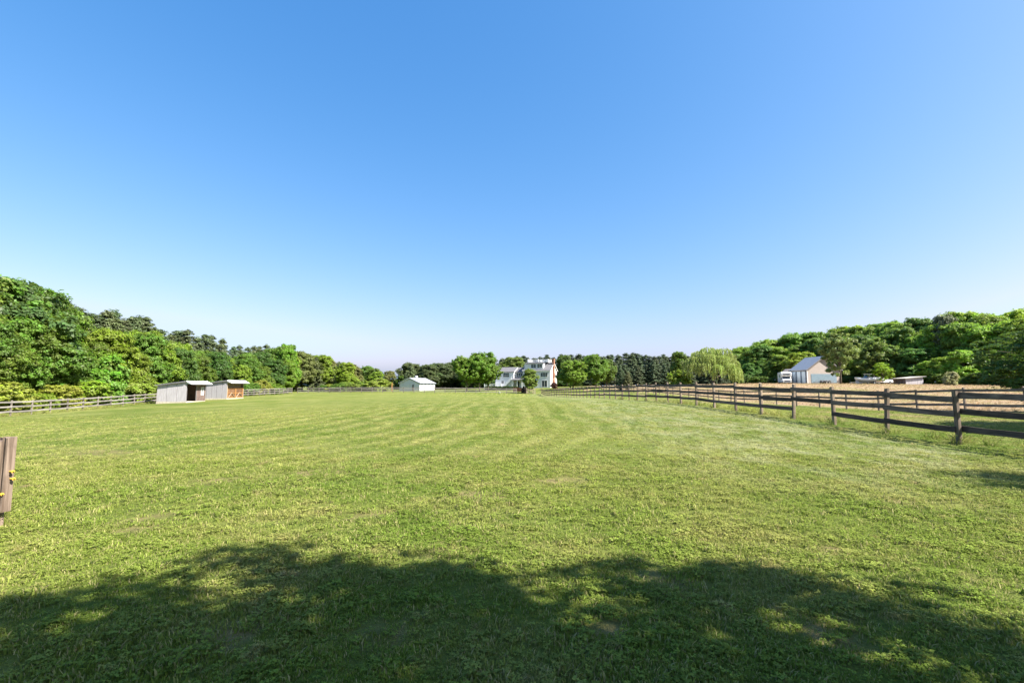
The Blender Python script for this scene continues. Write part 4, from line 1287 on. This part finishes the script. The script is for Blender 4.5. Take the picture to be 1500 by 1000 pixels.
for i in range(26):
    px = 1090 + i * 17.5 + trng.uniform(-6, 6)
    D = float(np.interp(px, [1085, 1250, 1400, 1580], [138, 119, 93, 78]))
    if 1150 < px < 1235: D += 9
    if 1300 < px < 1375: D += 7
    tree_px('shrub', 'bush%d' % (i % 3), px, D, trng.uniform(546, 555), width=1.45, col=trng.choice([G_MID, G_DEEP]), label='dense shrub at the foot of the far wood, ' + ('between willow and motorhome' if px < 1145 else 'behind the garage' if px < 1245 else 'behind the boat and car' if px < 1308 else 'behind the low grey shed' if px < 1362 else 'past the low grey shed'), cat='shrub', group='shrubs at the foot of the right wood')
tree_px('broadleaf_tree', 'airy', 1232, 106, 489, wpx=58, base_r=4.0, col=(.150, .205, .062), label='airy grey-green tree covering the corner of the tan garage')
tree_px('broadleaf_tree', 'airy', 1282, 116, 497, wpx=62, base_r=4.0, col=(.140, .195, .042), label='loose olive-green tree above the white boat', rz=2.0)
tree_px('broadleaf_tree', 'airy', 1294, 100, 531, wpx=28, base_r=4.0, col=(.20, .27, .020), label='yellow-green sapling in front of the parked car', rz=4.0)
tree_px('flowering_shrub', 'bush0', 1394, 88, 545, wpx=22, base_r=2.5, col=(.24, .26, .13), label='pale flowering shrub at the wood edge', cat='shrub')
tree_px('broadleaf_tree', 'edge2', 1392, 108, 464, wpx=44, base_r=3.9, col=(.135, .140, .085), label='grey-olive tree standing out in the wood top beyond the field')
# near tree leaning in beyond the right end of the fence, and the trees that shade the lawn
tree('broadleaf_tree', 'close', 33.2, 28.5, 5.4, width=1.5, col=(.050, .100, .018), label='dark leafy tree with low boughs overhanging the dark brown fence')
tree('broadleaf_tree', 'shade', 6.1, -1.9, 11, width=1.0, col=G_MID, label='tree whose shade covers the foreground lawn', rz=.6)
tree('broadleaf_tree', 'shade', 18.0, 3.2, 11, width=.72, col=G_MID, label='tree whose shade touches the lawn below the nearest fence bay', rz=2.4)
tree('broadleaf_tree', 'shade', 26.5, 14.0, 10.5, width=.95, col=G_MID, label='tree whose shade falls on the grass behind the nearest fence bay', rz=4.1)

# ------------------------------------------------------------------ grass
rs = np.random.default_rng(500)
def tuft_mesh(seed, n, h, spread, wd):
    r = np.random.default_rng(seed)
    V = []; Fc = []; tint = []
    for i in range(n):
        a = r.uniform(0, 6.28); d = spread * math.sqrt(r.uniform(0, 1))
        bx, by = math.cos(a) * d, math.sin(a) * d
        ang = r.uniform(0, 6.28); hh = h * r.uniform(.45, 1.2); w_ = wd * r.uniform(.7, 1.3)
        lean = r.uniform(.15, 1.1) * hh
        la = r.uniform(0, 6.28)
        sx, sy = math.cos(ang) * w_ / 2, math.sin(ang) * w_ / 2
        k = len(V)
        lx, ly = math.cos(la) * lean, math.sin(la) * lean
        V += [(bx - sx, by - sy, -.01), (bx + sx, by + sy, -.01), (bx + sx * .8 + lx * .35, by + sy * .8 + ly * .35, hh * .6), (bx - sx * .8 + lx * .35, by - sy * .8 + ly * .35, hh * .6),
              (bx + lx, by + ly, hh * .95), (bx + lx, by + ly, hh)]
        Fc += [(k, k + 1, k + 2, k + 3), (k + 3, k + 2, k + 4, k + 5)]
        t_ = r.uniform(0, 1); tint += [t_, t_]
    me = np_mesh('tuft', V, Fc, M['blade'])
    at_ = me.attributes.new('tint', 'FLOAT', 'FACE'); at_.data.foreach_set('value', np.array(tint, np.float32))
    return me
tuft_col = bpy.data.collections.new('grass_tufts')
def clover_mesh(seed):
    r = np.random.default_rng(seed)
    V = []; Fc = []; tint = []
    for i in range(7):
        a = r.uniform(0, 6.28); d = .05 * math.sqrt(r.uniform(0, 1)); h = r.uniform(.012, .034); a0 = r.uniform(0, 6.28)
        cx_, cy_ = math.cos(a) * d, math.sin(a) * d
        for j in range(3):
            b = a0 + j * 2.094; L = r.uniform(.009, .014); k = len(V)
            ux, uy = math.cos(b), math.sin(b)
            V += [(cx_, cy_, h), (cx_ + ux * L * .7 - uy * L * .55, cy_ + uy * L * .7 + ux * L * .55, h + r.uniform(-.002, .006)), (cx_ + ux * L * 1.3, cy_ + uy * L * 1.3, h + r.uniform(-.003, .005)), (cx_ + ux * L * .7 + uy * L * .55, cy_ + uy * L * .7 - ux * L * .55, h + r.uniform(-.002, .006))]
            Fc.append((k, k + 1, k + 2, k + 3)); tint.append(r.uniform(0, .5))
    me = np_mesh('clover', V, Fc, M['blade'])
    at_ = me.attributes.new('tint', 'FLOAT', 'FACE'); at_.data.foreach_set('value', np.array(tint, np.float32))
    return me
for i in range(5):
    tuft_col.objects.link(bpy.data.objects.new('grass_tuft', tuft_mesh(i, 20, .032, .06, .0075)))
for i in range(3):
    tuft_col.objects.link(bpy.data.objects.new('clover_tuft', clover_mesh(60 + i)))
tuft_big = bpy.data.collections.new('tall_tufts')
for i in range(3):
    tuft_big.objects.link(bpy.data.objects.new('tall_tuft', tuft_mesh(40 + i, 46, .26, .13, .010)))

def scatter(name, pts, scl, coll, label):
    """points with an instance of a tuft on each, through geometry nodes"""
    me = bpy.data.meshes.new(name)
    me.vertices.add(len(pts)); me.vertices.foreach_set('co', np.asarray(pts, np.float32).ravel())
    a = me.attributes.new('size', 'FLOAT', 'POINT'); a.data.foreach_set('value', np.asarray(scl, np.float32))
    b = me.attributes.new('turn', 'FLOAT', 'POINT'); b.data.foreach_set('value', rs.uniform(0, 6.28, len(pts)).astype(np.float32))
    o = link(name, me)
    tag(o, label, 'grass', kind='stuff')
    g = bpy.data.node_groups.new(name, 'GeometryNodeTree')
    g.interface.new_socket('Geometry', in_out='INPUT', socket_type='NodeSocketGeometry')
    g.interface.new_socket('Geometry', in_out='OUTPUT', socket_type='NodeSocketGeometry')
    ni = g.nodes.new('NodeGroupInput'); no = g.nodes.new('NodeGroupOutput')
    ci = g.nodes.new('GeometryNodeCollectionInfo'); ci.inputs['Collection'].default_value = coll
    ci.inputs['Separate Children'].default_value = True; ci.inputs['Reset Children'].default_value = True
    ip = g.nodes.new('GeometryNodeInstanceOnPoints'); ip.inputs['Pick Instance'].default_value = True
    ns = g.nodes.new('GeometryNodeInputNamedAttribute'); ns.data_type = 'FLOAT'; ns.inputs['Name'].default_value = 'size'
    nt = g.nodes.new('GeometryNodeInputNamedAttribute'); nt.data_type = 'FLOAT'; nt.inputs['Name'].default_value = 'turn'
    cx = g.nodes.new('ShaderNodeCombineXYZ')
    g.links.new(nt.outputs[0], cx.inputs[2])
    g.links.new(ni.outputs[0], ip.inputs['Points']); g.links.new(ci.outputs[0], ip.inputs['Instance'])
    g.links.new(cx.outputs[0], ip.inputs['Rotation']); g.links.new(ns.outputs[0], ip.inputs['Scale'])
    g.links.new(ip.outputs[0], no.inputs[0])
    md = o.modifiers.new('tufts', 'NODES'); md.node_group = g
    return o
def lawn_points(d0, d1, dens):
    wide = 1.14 * d1 + 2.5
    n = int(dens * (d1 - d0) * 2 * wide)
    y = rs.uniform(d0, d1, n); x = rs.uniform(-wide, wide, n)
    inside = np.abs(x) < 1.14 * y + 2.5
    x, y = x[inside], y[inside]; n = len(x)
    ok = (x < 12.4) | (y > 8)
    # thinner where the sward is worn
    wv = np.sin(x * 1.7 + 1.3 * np.sin(y * 1.1)) * np.sin(y * 1.9 + 1.1 * np.sin(x * .9))
    ok &= rs.uniform(0, 1, n) < (.78 + .3 * wv) * (1 - .78 * bare_at(x, y))
    x, y = x[ok], y[ok]
    return np.stack([x, y, heights(x, y)], 1)
p1 = lawn_points(.3, 6.0, 700); p2 = lawn_points(6.0, 12.0, 270); p3 = lawn_points(12.0, 42.0, 60)
p3 = p3[rs.uniform(0, 1, len(p3)) < np.clip((42 - p3[:, 1]) / 26, 0, 1) ** 1.6]
def clumpy(p):
    x, y = p[:, 0], p[:, 1]
    return .95 + .38 * np.sin(x * 6.1 + 2 * np.sin(y * 4.7)) * np.sin(y * 5.3 + 2 * np.sin(x * 3.9)) + .18 * np.sin(x * 17 + y * 13) * np.sin(y * 19 - x * 7)
s1 = rs.uniform(.65, 1.3, len(p1)) * clumpy(p1); s2 = rs.uniform(.85, 1.5, len(p2)) * clumpy(p2); s3 = rs.uniform(.9, 1.5, len(p3))
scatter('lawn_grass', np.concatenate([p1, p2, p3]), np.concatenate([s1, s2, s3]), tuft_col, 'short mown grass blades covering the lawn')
# taller grass left standing round the fence posts
q = []
for (c, d) in near_spots:
    if c.y < 50:
        for k in range(trng.randrange(2, 6)):
            q.append((c.x + trng.gauss(0, .12), c.y + trng.gauss(0, .16)))
for k in range(110):
    y = trng.uniform(9, 40); q.append((fx(y) + .3 + abs(trng.gauss(0, .25)), y))
for k in range(160):
    y = trng.uniform(40, 72); q.append((-45.5 - (y - 40) * .17 + trng.gauss(0, .3), y))
for k in range(10):
    q.append((-6.35 + trng.gauss(0, .16), 6.0 + trng.gauss(0, .14)))
q = np.array(q)
scatter('tall_grass', np.column_stack([q, heights(q[:, 0], q[:, 1])]), rs.uniform(.4, 1.1, len(q)), tuft_big, 'taller unmown grass standing along the fence posts')

# dry stalks standing in the stubble field
n = 9000
yy = rs.uniform(30, 112, n); xx = 26 + rs.uniform(0, 1, n) ** .8 * 60
ok = (xx < yy * 1.12 + 4)
xx, yy = xx[ok], yy[ok]
scatter('field_stubble', np.stack([xx, yy, heights(xx, yy)], 1), rs.uniform(.25, .75, len(xx)), tuft_big, 'dry brown stubble and weeds of the field')
